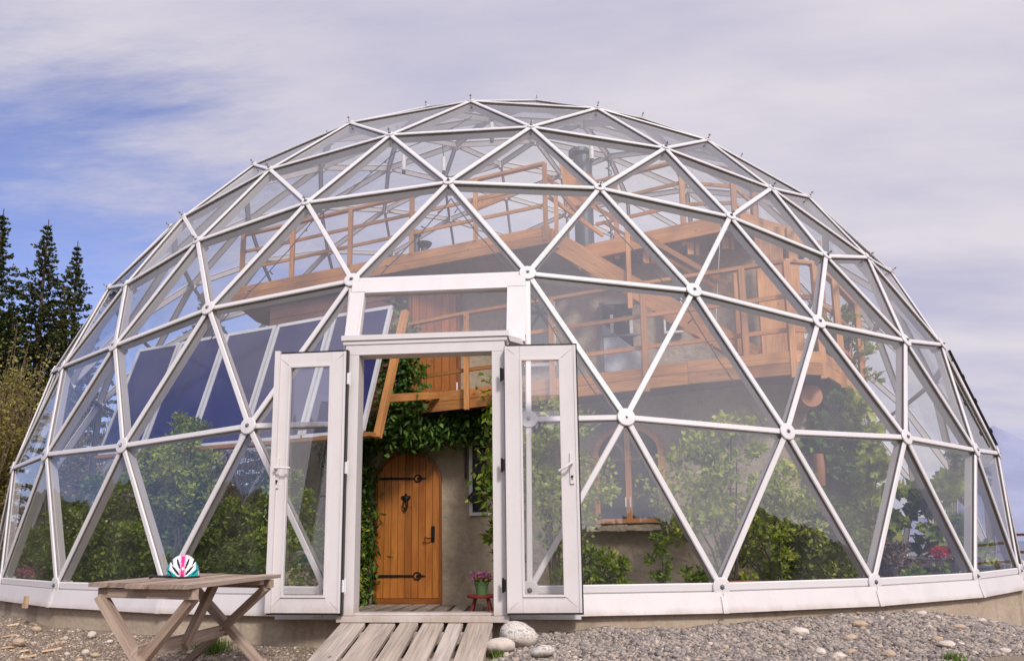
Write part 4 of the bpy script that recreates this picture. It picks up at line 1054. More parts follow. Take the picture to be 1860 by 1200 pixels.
# ------------------------------------------------------------------ ramp
ramp_ = thing('boardwalk_ramp', 'weathered plank ramp leading up to the open glass door', 'ramp', (0, -8.2, gz(0, -8.2)))
TL, TR = Vector((-.625, -7.655, -.228)), Vector((.54, -7.655, -.228)); BL, BR = Vector((-.80, -9.4, -.80), ), Vector((.49, -9.4, -.80))
ws = [1.0, 1.05, .75, .85, .60, 1.0]; gaps = .16; tot = sum(ws)+gaps*(len(ws)-1); acc = 0
for k, w in enumerate(ws):
    f0 = acc/tot; f1 = (acc+w)/tot; acc += w+gaps
    a0, a1, b0, b1 = TL.lerp(TR, f0), TL.lerp(TR, f1), BL.lerp(BR, f0), BL.lerp(BR, f1)
    tz = Vector((0, 0, -.032)); dz = Vector((0, 0, random.uniform(-.004, .004))); mb = MB(); nseg = 8
    for s_ in range(nseg):
        q0, q1 = s_/nseg, (s_+1)/nseg; A_, B_, C_, D_2 = a0.lerp(b0, q0)+dz, a1.lerp(b1, q0)+dz, a0.lerp(b0, q1)+dz, a1.lerp(b1, q1)+dz
        L0 = (C_-A_).length; b_ = len(mb.v); ww = (B_-A_).length; bev = .006
        sx = (B_-A_).normalized()*bev; bz = Vector((0, 0, -bev))
        ring0 = [A_+tz, A_+bz, A_+sx, B_-sx, B_+bz, B_+tz]; ring1 = [C_+tz, C_+bz, C_+sx, D_2-sx, D_2+bz, D_2+tz]
        mb.v += [tuple(p) for p in ring0+ring1]; us = [0, .03, .036, ww, ww+.006, ww+.036]; u0 = k*3.3+s_*L0
        for e in range(6):
            e2 = (e+1) % 6; mb.face((b_+e, b_+e+6, b_+e2+6, b_+e2) if e != 5 else (b_+5, b_+11, b_+6, b_), [(u0, us[e]+k), (u0+L0, us[e]+k), (u0+L0, us[e2]+k), (u0, us[e2]+k)])
        if s_ == 0: mb.face((b_+5, b_+4, b_+3, b_+2, b_+1, b_))
    mb.build('ramp_plank', M_GREYWOOD, ramp_)
for y_, z_ in ((-7.72, -.30), (-8.12, -.43), (-8.9, -.68)):
    q = (y_+7.655)/(-1.745); a, b = TL.lerp(BL, q), TL.lerp(BL, q)+Vector((1.17, 0, 0)); a.z = b.z = a.z-.075
    mb = MB(); mb.bar(a+Vector((.04, 0, 0)), b, .09, .075, (0, 0, 1)); mb.build('bearer', M_GREYWOOD, ramp_)
mb = MB(); mb.bar(TR+Vector((-.03, -.05, -.09)), BR+Vector((-.03, 0, -.09)), .035, .11, (0, 0, 1)); mb.build('bearer', M_TABLEWOOD, ramp_)

# wooden decking just inside the door
deck = thing('inner_boardwalk', 'short run of boards on the soil between doorway and wooden front door', 'boardwalk', (-.95, -5.2, -.52))
for k in range(8):
    x = -1.55+k*.2; mb = MB(); mb.bar((x, -2.75, -.50), (x+.10*(k-3), -6.9, -.44), .16, .03, (0, 0, 1)); mb.build('board', M_GREYWOOD, deck)

# stool and flower pot
stool = thing('stool', 'small red wooden stool with splayed legs inside beside the wall', 'stool', (.05, -4.05, -.52))
mb = MB(); mb.lathe((.05, -4.05, -.30), [(.17, 0), (.18, .008), (.18, .025), (.17, .032)], 20); mb.build('seat', M_REDWOOD, stool)
for a in (35, 145, 215, 325):
    c, s_ = math.cos(R(a)), math.sin(R(a)); mb = MB(); mb.tube([(.05+.09*c, -4.05+.09*s_, -.30), (.05+.16*c, -4.05+.16*s_, -.52)], [.018, .013], 8); mb.build('leg', M_REDWOOD, stool)
pot = thing('flower_pot', 'green pot of pink flowers on the red stool', 'potted plant', (.05, -4.05, -.268))
mb = MB(); mb.lathe((.05, -4.05, -.268), [(.062, 0), (.085, .125), (.095, .128), (.097, .155), (.085, .157)], 20); mb.build('pot', plain('green_glazed_pot', (.13, .26, .10), .4), pot, smooth=False)
P = np.array([.05, -4.05, -.06])+rng.normal(size=(420, 3))*np.array([.062, .062, .03]); V, F = leaves(P, .03, .03, up=.8); npmesh('petals', V, F, L_PINK, pot, world_origin(pot))['kind'] = 'stuff'
P = np.array([.05, -4.05, -.10])+rng.normal(size=(160, 3))*np.array([.06, .06, .018]); V, F = leaves(P, .04, .03, up=.3); npmesh('foliage', V, F, L_MID, pot, world_origin(pot))

# ------------------------------------------------------------------ plants
def shrub(name, label, cat, base, R3, H, n, L, W, mat, stems=9, group=None, lift=.0, droop=0.0, clumps=26, stemmat=M_BARK, sr=.012, thin=1.0, lean=(0, 0), trunk=0.0):
    if L < .11: n = int(n*1.75); L = L*.74; W = W*.78; clumps = int(clumps*1.9); R3 = (R3[0]*1.12, R3[1]*1.1)
    base = Vector(base); root = thing(name, label, cat, tuple(base), group)
    cl = []
    for k in range(clumps):
        while True:
            p = rng.uniform(-1, 1, 3)
            if np.linalg.norm(p) < 1: break
        zf = lift+(1-lift)*(p[2]*.5+.5); taper = 1.0-.45*max(0, zf-.55)/.45
        cl.append((base.x+lean[0]*zf+p[0]*R3[0]*taper, base.y+lean[1]*zf+p[1]*R3[1]*taper, base.z+H*zf, .25*max(R3)*rng.uniform(.4, 1.25)))
    cl = np.array(cl); pick = rng.integers(0, len(cl), n)
    off = unit(rng.normal(size=(n, 3)))*(rng.uniform(0, 1, n)**.5)[:, None]
    P = cl[pick, :3]+off*cl[pick, 3:4]*np.array([1, 1, .8]); P[:, 2] = np.maximum(P[:, 2], base.z+.02)
    V, F = leaves(P, L, W, up=.15, droop=droop, out=off); npmesh('foliage', V, F, mat, root, base)
    mb = MB()
    for k in range(min(stems, len(cl))):
        if trunk:
            if k == 0: mb.tube([base, base+Vector((.02, 0, H*trunk*.5)), base+Vector((0, 0, H*trunk))], [.04, .032, .026], 7)
            mb.tube([base+Vector((0, 0, H*trunk)), tuple(cl[k, :3])], [sr, sr*.3], 4); continue
        c = Vector(cl[k, :3]); a = base+Vector((rng.uniform(-.06, .06), rng.uniform(-.06, .06), 0)); mm = a.lerp(c, .5)+Vector((0, 0, .1*H))
        mb.tube([a, mm, c], [sr, sr*.7, sr*.25], 5)
    mb.build('stem', stemmat, root)
    return root
FL = -.52
# left planting, from the far left to the door
shrub('shrub', 'low dark shrub at the far left corner inside the dome', 'shrub', (-5.75, -3.4, FL), (.55, .5), 1.45, 3800, .085, .045, L_DARK, clumps=30)
shrub('shrub', 'dark bushy shrub behind the leftmost downward pane', 'shrub', (-5.15, -4.25, FL), (.55, .5), 1.55, 4200, .085, .045, L_DARK, clumps=30)
shrub('shrub', 'dark shrub dotted with small white blossoms, left of the helmet', 'shrub', (-4.35, -4.75, FL), (.55, .45), 1.75, 4600, .085, .045, L_DARK, clumps=32)
shrub('shrub', 'tall green shrub below the solar collectors, behind the helmet', 'shrub', (-3.45, -5.0, FL), (.62, .45), 2.25, 5200, .09, .05, L_MID, clumps=34)
shrub('shrub', 'dark dense shrub right of the helmet, behind the table', 'shrub', (-2.75, -5.35, FL), (.5, .4), 1.75, 4400, .085, .045, L_DARK, clumps=30)
shrub('shrub', 'green shrub seen through the glass of the left door leaf', 'shrub', (-1.95, -5.35, FL), (.42, .4), 1.7, 3200, .09, .05, L_MID, clumps=24)
shrub('shrub', 'shrub with fresh tips reaching up in front of the collectors', 'shrub', (-3.05, -5.55, FL+.5), (.35, .25), 1.85, 1500, .08, .045, L_LIGHT, clumps=22, lift=.3)
shrub('shrub', 'darker shrub rising behind the tall green one', 'shrub', (-4.1, -3.9, FL), (.8, .5), 2.0, 4200, .09, .05, L_DARK, clumps=30)
shrub('shrub', 'dark shrub left of the cob wall behind the door leaf', 'shrub', (-2.6, -3.7, FL), (.7, .45), 1.9, 4200, .09, .05, L_DARK, clumps=30)
# white blossom specks
for bx, by, z0, z1, n in ((-4.55, -5.35, -.3, .9, 60), (-3.8, -5.5, .2, 1.2, 18)):
    P = np.stack([bx+rng.normal(size=n)*.08+np.linspace(-.15, .2, n), by+rng.normal(size=n)*.05, np.linspace(z0, z1, n)+rng.normal(size=n)*.04], 1)
    V, F = leaves(P, .035, .03); tag(npmesh('blossom_sprig', V, F, L_CREAM, None, (bx, by, z0)), 'slanting sprig of tiny white blossom among the left shrubs' if z0 < 0 else 'few pale blossoms high in the shrub behind the helmet', 'blossom')
# right side
shrub('young_tree', 'thin leafy tree against the cob wall left of the arched window', 'tree', (1.0, -5.0, FL), (.62, .35), 2.5, 2300, .10, .06, L_LIGHT, clumps=26, lift=.32, sr=.018)
shrub('young_tree', 'spreading pale leafed tree over the cob wall right of the arched window', 'tree', (2.75, -5.45, FL), (.75, .4), 2.25, 1700, .10, .065, L_LIGHT, clumps=30, lift=.34, sr=.018)
shrub('shrub', 'low green shrub beside the right door leaf under the window', 'shrub', (1.35, -5.75, FL), (.42, .3), .85, 1300, .09, .045, L_MID, clumps=18, sr=.01)
shrub('shrub', 'slim upright young shrub under the arched window', 'shrub', (2.0, -5.7, FL), (.14, .14), 1.05, 420, .08, .04, L_MID, clumps=16, sr=.01, stems=4)
shrub('shrub', 'small leafy shrub between the slim one and the right base hub', 'shrub', (2.45, -5.6, FL), (.28, .22), .72, 620, .09, .05, L_MID, clumps=14, sr=.008)
shrub('shrub', 'bright green bush filling the right triangle of glass', 'shrub', (3.25, -5.35, FL), (.50, .35), 1.5, 3600, .085, .045, L_LIGHT, clumps=34)
shrub('shrub', 'darker bush beside the bright one, behind the right strut', 'shrub', (3.85, -5.05, FL), (.42, .35), 1.35, 4200, .085, .05, L_DARK, clumps=30)
shrub('climbing_vine', 'big leafy vine climbing the right corner of the cob house', 'climbing plant', (4.50, -4.3, FL), (.42, .33), 2.75, 5200, .12, .10, L_LIGHT, clumps=48, lift=.05, stems=14)
shrub('climbing_vine', 'dark leaved vine under the balcony corner by the log beam', 'climbing plant', (4.25, -4.45, FL+.6), (.42, .3), 1.95, 2400, .11, .09, L_VINE, clumps=26, lift=.2)
shrub('shrub', 'brownish twiggy shrub at the foot of the climbing vine', 'shrub', (4.55, -4.75, FL), (.3, .25), 1.05, 1500, .07, .03, L_DRY, clumps=20)
shrub('grape_vine', 'sparse grape vine with large leaves right of the house', 'climbing plant', (5.35, -4.3, FL), (.30, .25), 2.1, 520, .15, .14, L_MID, clumps=26, lift=.12, stems=12, sr=.01)
shrub('grape_vine', 'thin vine with small leaves climbing the right end of the balcony rail', 'climbing plant', (4.9, -3.1, 1.9), (.35, .5), 1.75, 620, .10, .09, L_LIGHT, clumps=26, lift=.1, stems=12, sr=.008)
shrub('shrub', 'low leafy plants at the base right of the climbing vine', 'shrub', (4.75, -5.0, FL), (.30, .22), .60, 1000, .09, .07, L_MID, clumps=18)
shrub('shrub', 'small green plant close to the lower right panes', 'shrub', (6.25, -3.35, FL), (.25, .2), .85, 420, .12, .06, L_LIGHT, clumps=14)
# doorway vines
def curtain(name, label, pts, n, L, W, mat, spread, droop=.8):
    pts = [Vector(p) for p in pts]; root = thing(name, label, 'climbing plant', tuple(pts[0]))
    t = rng.uniform(0, len(pts)-1.001, n); i = t.astype(int); f = (t-i)[:, None]; A = np.array([tuple(p) for p in pts])
    P = A[i]*(1-f)+A[i+1]*f+rng.normal(size=(n, 3))*np.array(spread); V, F = leaves(P, L, W, droop=droop, out=np.tile([[0, -.7, 0]], (n, 1))); npmesh('foliage', V, F, mat, root, world_origin(root))
    mb = MB(); mb.tube(pts, .012, 5); mb.build('stem', M_TWIG, root); return root
curtain('climbing_vine', 'dark vine hanging like a curtain above the wooden front door', [(-2.3, -2.9, 1.75), (-1.7, -2.95, 1.92), (-1.0, -2.98, 1.95), (-.3, -2.98, 1.98), (.4, -3.1, 2.0)], 5600, .13, .055, L_VINE, (.10, .10, .11))
curtain('climbing_vine', 'vine growing down the wall left of the wooden front door', [(-1.95, -2.85, 1.9), (-1.9, -2.85, 1.1), (-1.85, -2.85, .4), (-1.9, -2.85, -.4)], 3600, .12, .05, L_VINE, (.13, .08, .16))
curtain('climbing_vine', 'leafy vine winding up over the balcony in the doorway view', [(-1.12, -3.45, 1.95), (-1.10, -3.48, 2.3), (-1.13, -3.48, 2.8), (-1.18, -3.48, 3.3)], 1500, .13, .06, L_VINE, (.16, .10, .16), .5)
curtain('climbing_vine', 'drooping leafy branch beside the small white window', [(.32, -3.75, 2.35), (.36, -3.8, 1.8), (.32, -3.8, 1.3), (.22, -3.8, .95)], 1050, .13, .06, L_MID, (.14, .10, .18), .6)
curtain('climbing_vine', 'light green creeper at the left jamb of the wooden front door', [(-1.78, -3.3, .9), (-1.82, -3.3, .5), (-1.8, -3.3, .1), (-1.75, -3.3, -.3)], 900, .07, .03, L_LIGHT, (.10, .06, .16), .2)
shrub('shrub', 'leaning leafy branch above the pink flowers', 'shrub', (.42, -4.0, FL), (.24, .2), 1.35, 650, .12, .05, L_MID, clumps=20, lift=.42, stems=10, sr=.008, lean=(-.08, 0))
shrub('shrub', 'low mixed ground plants just inside the doorway on the left', 'shrub', (-1.05, -6.6, -.45), (.16, .2), .22, 420, .05, .03, L_MID, clumps=12, stems=4)
# geraniums and others
def flower(name, label, base, h, mat, r=.07, n=260, potc=(.02, .02, .022), potr=.10, poth=.16):
    root = thing(name, label, 'potted plant', base); b = Vector(base)
    mb = MB(); mb.lathe(b, [(potr*.75, 0), (potr, poth), (potr*1.06, poth), (potr*1.06, poth*1.12), (potr*.9, poth*1.12)], 16); mb.build('pot', plain('pot_'+name, potc, .6), root)
    mb = MB(); 
    for k in range(5): mb.tube([b+Vector((0, 0, poth)), b+Vector((rng.uniform(-.05, .05), rng.uniform(-.05, .05), h))], .005, 5)
    mb.build('stem', M_TWIG, root)
    P = np.array(b)+np.array([0, 0, h])+rng.normal(size=(n, 3))*np.array([r, r, r*.5]); V, F = leaves(P, .035, .035, up=.6); stuff(npmesh('petals', V, F, mat, root, b))
    P = np.array(b)+np.array([0, 0, poth+h*.25])+rng.normal(size=(n, 3))*np.array([r*1.1, r*1.1, h*.18]); V, F = leaves(P, .06, .05); npmesh('foliage', V, F, L_MID, root, b)
flower('geranium', 'red geranium in a dark pot near the right glass', (5.13, -4.68, -.45), .66, L_RED, .05)
flower('geranium', 'low dark red flowers beside the tall red geranium', (5.0, -4.82, -.45), .34, leaf('crimson_petals', [(0, (.22, .01, .05)), (1, (.4, .02, .1))]), .08)
flower('flower_pot', 'cream hydrangea seen low through the left door leaf', (-1.45, -6.45, -.40), .40, L_CREAM, .10, 500, (.28, .27, .25), .16, .22)
flower('flower_pot', 'pink flowers in a pot at the far left base pane', (-5.35, -4.75, -.45), .50, L_PINK, .07, 220)
flower('flower_pot', 'cream flowers in the far left corner beside the pink ones', (-5.55, -4.55, -.45), .44, L_CREAM, .09, 300)
mb = MB(); mb.lathe((2.75, -6.35, -.35), [(.15, 0), (.22, .30), (.24, .30), (.24, .345), (.20, .345)], 20); tag(mb.build('planter_bowl', plain('terracotta', (.42, .13, .06), .8), None, (2.75, -6.35, -.35)), 'terracotta bowl with its rim showing left of the right base hub', 'planter')
mb = MB(); mb.lathe((3.75, -5.95, -.42), [(.14, 0), (.2, .33), (.215, .33), (.215, .37), (.18, .37)], 20); tag(mb.build('planter_bowl', plain('black_plastic', (.015, .015, .018), .4), None, (3.75, -5.95, -.42)), 'black plant pot in front of the dark bush on the right', 'planter')
mb = MB(); mb.box(5.3, 6.3, -3.9, -3.75, -.5, .02); mb.box(5.3, 6.3, -3.3, -3.15, -.5, .02); mb.box(5.3, 5.42, -3.75, -3.3, -.5, .02); mb.box(6.18, 6.3, -3.75, -3.3, -.5, .02); mb.box(5.42, 6.18, -3.75, -3.3, -.5, -.06)
tag(mb.build('planter_box', plain('dark_planter', (.03, .03, .038), .7), None, (5.8, -3.5, -.5)), 'long dark planter box behind the red geranium', 'planter')
# round-headed tree at the right, inside
shrub('standard_tree', 'round headed small tree on a bare trunk near the right glass', 'tree', (6.35, -2.9, FL), (.30, .30), 2.05, 1300, .10, .07, L_VINE, clumps=18, lift=.68, stems=10, sr=.02, trunk=.62)

# hanging strings of dark fairy lights along some struts
def fairy(label, pts):
    mb = MB(); q = []
    P = [Vector(p) for p in pts]
    for a, b in zip(P, P[1:]):
        for k in range(10):
            c = a.lerp(b, k/10); q.append(c+Vector((0, 0, -.03*math.sin(math.pi*k/10)-random.uniform(0, .02))))
    q.append(P[-1]); mb.tube(q, .0055, 4)
    o = thing('fairy_lights', label, 'string lights', tuple(P[0]))
    mb.build('cable', M_CABLE, o)
    mb = MB()
    for c in q[1::2]:
        mb.tube([c, c+Vector((random.uniform(-.05, .05), 0, random.uniform(-.05, .03)))], [.005, .009], 4)
    mb.build('bulb', M_CABLE, o)
def inn(i, k=.975): return hubs[i]*k
def nh_(x, y, z): return inn(near(x, y, z))
def hubpix(u, v):
    best = None
    for i, p in enumerate(hubs):
        d = p-CAM; z = d.dot(fw); qx = 904.158+1382.6*d.dot(r2)/z; qy = 746.584-1382.6*d.dot(u2)/z
        e = math.hypot(qx-u, qy-v)+ (200 if p.y > 1.5 else 0)
        if best is None or e < best[0]: best = (e, i)
    return inn(best[1])
fairy('dark string of lights along the strut above the left railing', [hubpix(379, 561), hubpix(558, 373), hubpix(709, 246), hubpix(854, 184)])
fairy('dark string of lights from the crown down to the transom right corner', [hubpix(960, 493), hubpix(814, 334)])
fairy('dark string of lights beside the strut above the left door post', [hubpix(638, 511), hubpix(814, 334)])
fairy('dark string of lights hanging along the lower left strut over the collectors', [hubpix(225, 806), hubpix(379, 561)])
fairy('dark string of lights down the right lattice to the base', [hubpix(1091, 343), hubpix(1262, 526), hubpix(1430, 783)])
fairy('dark string of lights from the right upper hub to the mid right hub', [hubpix(960, 493), hubpix(1141, 758)])
# vent actuators
for (x, y, z, lb) in ((-1.30, -2.6, 6.02, 'white vent motor hanging under the upper left crown'), (.12, -3.0, 6.24, 'white vent motor hanging under the crown centre'), (1.62, -2.4, 6.15, 'white vent motor beside the big dark flue'), (-.9, -1.2, 6.7, 'small white vent motor far behind the crown hub')):
    mb = MB(); mb.lathe((x, y, z), [(.028, 0), (.03, .02), (.03, .05)], 10, mi=1); mb.lathe((x, y, z+.05), [(.035, 0), (.035, .26), (.02, .27)], 12, mi=0); mb.tube([(x, y, z+.3), (x*1.02, y*1.02, z+.52)], .008, 5, 1)
    tag(mb.build('vent_motor', [M_WFRAME, M_BLACK], None, (x, y, z)), lb, 'motor')
# metal spiral ornament
mb = MB(); mb.tube([(1.97+.05*math.cos(t*1.3), -1+.05*math.sin(t*1.3), 7.0-.035*t) for t in range(0, 46)], .012, 5); mb.tube([(1.97, -1, 7.05), (1.97, -1, 4.8)], .014, 6)
tag(mb.build('spiral_ornament', M_FLUE, None, (1.97, -1, 4.8)), 'thin dark spiral pole standing right of the big flue on the terrace', 'ornament')
# thin cords
for (a, b, lb) in (((3.2, -3.9, 4.5), (3.0, -4.1, 2.9), 'thin pale cord hanging by the right roof beam'),):
    mb = MB(); mb.tube([a, b], .004, 4); mb.lathe(b, [(.02, -.03), (.02, 0)], 6); tag(mb.build('cord', M_WFRAME, None, a), lb, 'cord')

# ------------------------------------------------------------------ outside trees
def spruce(label, x, y, H, Rb, seed, zb=None):
    rg = np.random.default_rng(seed); z0 = gz(x, y) if zb is None else zb
    root = thing('spruce_tree', label, 'tree', (x, y, z0), 'spruces left of the dome')
    mb = MB(); mb.tube([(x, y, z0), (x+rg.normal()*.08, y, z0+H*.5), (x, y, z0+H)], [.16, .09, .012], 8); mb.build('trunk', M_BARK, root)
    Ps = []; Ds = []; Ls = []; bm_ = MB(); nw = int(H*6.2)
    for w in range(nw):
        f = w/nw; h = z0+H*(.03+.96*f); rad = Rb*2.0*((1-f)**1.12)*rg.uniform(.75, 1.15)+.03
        nb_ = int(5+4*(1-f))
        a0 = rg.uniform(0, 6.28)
        for b in range(nb_):
            a = a0+6.283*b/nb_+rg.normal()*.2; L = rad*rg.uniform(.35, 1.2); m_ = int(8+42*L)
            t = rg.uniform(.1, 1, m_)**.8; dz = (.30*(1-t)*0-.55*t*(1-f*.9)+.26*t*t)*L
            c = np.stack([x+np.cos(a)*L*t, y+np.sin(a)*L*t, h+dz], 1)
            side = rg.choice([-1, 1], m_); sp = 0
            wd = np.stack([np.cos(a)*.85-np.sin(a)*side*.7, np.sin(a)*.85+np.cos(a)*side*.7, -.30+rg.normal(size=m_)*.25], 1)
            Ps.append(c+rg.normal(size=(m_, 3))*.025); Ds.append(unit(wd)); Ls.append(np.full(m_, .30+.75*(1-f)))
            if b % 2 == 0: bm_.tube([(x, y, h), tuple(c[np.argmax(t)])], [.02*(1-f)+.006, .004], 3)
    P = np.concatenate(Ps); D = np.concatenate(Ds); n = len(P)
    # each spray: 3 narrow blades
    V = []; 
    s = unit(np.cross(D, rg.normal(size=(n, 3)))); l = (rg.uniform(.12, .30, n)*np.concatenate(Ls))[:, None]; w = .034
    a = P; b = P+D*l*.4+s*w; c = P+D*l+np.array([0, 0, .03]); e = P+D*l*.4-s*w
    V1 = np.stack([a, b, c, e], 1).reshape(-1, 3)
    s2 = unit(np.cross(D, s)); D2 = unit(D+s2*.5); D3 = unit(D-s2*.5)
    V2 = np.stack([a, a+D2*l*.35+s2*w*.8, a+D2*l*.8, a+D2*l*.35-s2*w*.8], 1).reshape(-1, 3); V3 = np.stack([a, a+D3*l*.35+s*w*.8, a+D3*l*.8, a+D3*l*.35-s*w*.8], 1).reshape(-1, 3)
    V = np.concatenate([V1, V2, V3]); F = np.arange(len(V)).reshape(-1, 4)
    npmesh('crown', V, F, L_SPRUCE, root, root.location); stuff(bm_.build('branches', M_BARK, root))
spruce('tall spruce at the left picture edge, its tip reddish with cones', -14.2, 5.0, 10.8, 1.9, 1)
spruce('broad dark spruce, second from the left edge', -13.6, 6.0, 10.9, 2.0, 2)
spruce('slim spruce with a spiky top nearest the dome on the left', -13.5, 7.2, 10.7, 1.7, 3)
spruce('spruce seen through the upper left panes behind the dome', -9.9, 8.2, 9.6, 2.1, 4)
spruce('spruce behind the dome, showing under the left roof corner', -7.9, 9.2, 9.0, 2.2, 5)
spruce('spruce filling the gap between the left edge tree and the broad one', -16.5, 8.5, 9.5, 2.2, 6)
spruce('shorter spruce in shade behind the slim one', -11.2, 9.0, 8.0, 2.1, 7)
spruce('dark spruce low at the left edge behind the budding bush', -15.2, 2.6, 7.0, 2.0, 8)
spruce('spruce far behind the left solar collectors', -6.0, 12.5, 8.5, 2.3, 9)
def twiggy(label, x, y, H, W, n, mat, seed, twigs=70, name='budding_bush'):
    rg = np.random.default_rng(seed); z0 = gz(x, y); root = thing(name, label, 'bush', (x, y, z0)); mb = MB(); tips = []
    for k in range(twigs):
        a = rg.uniform(0, 6.283); l = H*rg.uniform(.5, 1.0); s = W*rg.uniform(.1, 1); p = Vector((x+rg.normal()*.12, y+rg.normal()*.12, z0)); q = [p]
        for i in range(1, 6):
            f = i/5; q.append(Vector((x+math.cos(a)*s*f**1.2+rg.normal()*.05, y+math.sin(a)*s*f**1.2+rg.normal()*.05, z0+l*f)))
        mb.tube(q, [.018, .014, .011, .008, .006, .003], 4, cap=False)
        for i in range(2, 6): tips.append((q[i-1], q[i]))
        for _ in range(4):
            i = rg.integers(2, 5); b = q[i]; e = b+Vector((rg.normal()*.25, rg.normal()*.25, rg.uniform(.1, .5))); mb.tube([b, e], [.006, .002], 3, cap=False); tips.append((b, e))
    mb.build('stem', M_TWIG, root)
    T = np.array([[tuple(a), tuple(b)] for a, b in tips]); i = rg.integers(0, len(T), n); f = rg.uniform(0, 1, n)[:, None]
    P = T[i, 0]*(1-f)+T[i, 1]*f+rg.normal(size=(n, 3))*.05; V, F = leaves(P, .075, .045, up=.4); npmesh('foliage', V, F, mat, root, root.location)
twiggy('large budding willow bush at the left picture edge before the spruces', -8.75, -1.4, 5.0, 1.5, 16000, L_YEL, 21, 120)
twiggy('olive green budding bush beside the left edge of the dome', -8.6, .6, 4.4, 1.5, 12000, L_YEL, 22, 90)
twiggy('brownish twiggy bush low at the left edge of the picture', -8.6, -3.2, 2.6, 1.1, 3500, L_DRY, 23, 80)
twiggy('bare pale stemmed thicket behind the left side of the dome', -7.0, 4.6, 5.0, 1.7, 2200, L_DRY, 24, 120)
twiggy('thin bare thicket behind the dome at the foot of the spruces', -4.9, 7.2, 4.6, 1.9, 2200, L_DRY, 25, 110)
twiggy('leafless saplings between dome and spruces', -9.2, 3.0, 4.8, 1.2, 1800, L_DRY, 26, 80)

# ------------------------------------------------------------------ fence on the terrace behind right
fence = thing('terrace_fence', 'low brown timber railing on the terrace beyond the right side of the dome', 'fence', (9.0, .5, gz(9, .5)))
F0, F1 = Vector((7.2, 4.2, 0)), Vector((11.2, -3.4, 0))
M_FENCE = wood('fence_timber', (.20, .085, .05), (.34, .16, .09), .8)
for z, w in ((.40, .08), (.10, .05)):
    mb = MB(); mb.bar(F0+Vector((0, 0, z)), F1+Vector((0, 0, z)), w, .045, (0, 0, 1)); mb.build('rail', M_FENCE, fence)
for k in range(24):
    p = F0.lerp(F1, k/23); mb = MB(); big = k % 4 == 0; g = gz(p.x, p.y); mb.bar((p.x, p.y, g-.05), (p.x, p.y, .385 if big else .09), .08 if big else .06, .05, (0, 1, 0)); mb.build('post', M_FENCE, fence)

# ------------------------------------------------------------------ gravel and stones
def icoverts():
    t = (1+5**.5)/2; v = np.array([(-1, t, 0), (1, t, 0), (-1, -t, 0), (1, -t, 0), (0, -1, t), (0, 1, t), (0, -1, -t), (0, 1, -t), (t, 0, -1), (t, 0, 1), (-t, 0, -1), (-t, 0, 1)], float); v /= np.linalg.norm(v[0])
    f = np.array([(0, 11, 5), (0, 5, 1), (0, 1, 7), (0, 7, 10), (0, 10, 11), (1, 5, 9), (5, 11, 4), (11, 10, 2), (10, 7, 6), (7, 1, 8), (3, 9, 4), (3, 4, 2), (3, 2, 6), (3, 6, 8), (3, 8, 9), (4, 9, 5), (2, 4, 11), (6, 2, 10), (8, 6, 7), (9, 8, 1)]); return v, f
iv, if_ = icoverts()
def scatter(n, azr, rr_, size, mat, name, seed, power=1.0):
    rg = np.random.default_rng(seed); az = np.radians(rg.uniform(azr[0], azr[1], n)); r = rr_[0]+(rr_[1]-rr_[0])*rg.uniform(0, 1, n)**power
    x, y = r*np.cos(az), r*np.sin(az)
    keep = ~((np.abs(x+.1) < .68) & (y < -7.4) & (y > -9.3)); x, y = x[keep], y[keep]; n = len(x)
    z = ground_z(x, y); s = size*rg.lognormal(0, .35, n)
    V = np.repeat(iv[None], n, 0)*(1+rg.normal(size=(n, 12, 1))*.16)
    V *= np.stack([rg.uniform(.75, 1.3, n), rg.uniform(.75, 1.3, n), rg.uniform(.5, .9, n)], 1)[:, None, :]
    a = rg.uniform(0, 6.28, n); ca, sa = np.cos(a)[:, None], np.sin(a)[:, None]; tl = rg.normal(size=(n, 1))*.5
    X, Y, Z = V[..., 0], V[..., 1], V[..., 2]; Y, Z = Y*np.cos(tl)-Z*np.sin(tl), Y*np.sin(tl)+Z*np.cos(tl); X, Y = X*ca-Y*sa, X*sa+Y*ca
    V = np.stack([X, Y, Z], -1)*s[:, None, None]+np.stack([x, y, z+s*.35*rg.uniform(.2, 1.4, n)], 1)[:, None, :]
    F = (if_[None]+(np.arange(n)*12)[:, None, None]).reshape(-1, 3)
    o = npmesh(name, V.reshape(-1, 3), F, mat); o['kind'] = 'stuff'; o['label'] = 'grey brown crushed stone gravel round the foot of the dome'; o['category'] = 'gravel'
    return o
scatter(64000, (-88, -38), (7.53, 8.75), .0100, M_GRAVEL, 'gravel', 1, 1.0)
o_ = scatter(30000, (-142, -92), (7.53, 9.0), .0075, stonemat('earthy_gravel', [(0, (.15, .11, .08)), (.5, (.26, .20, .15)), (.85, (.36, .29, .225)), (1, (.58, .48, .38))], 30), 'gravel', 2, 1.0)
o_['label'] = 'fine earthy brown gravel on the ground left of the ramp'

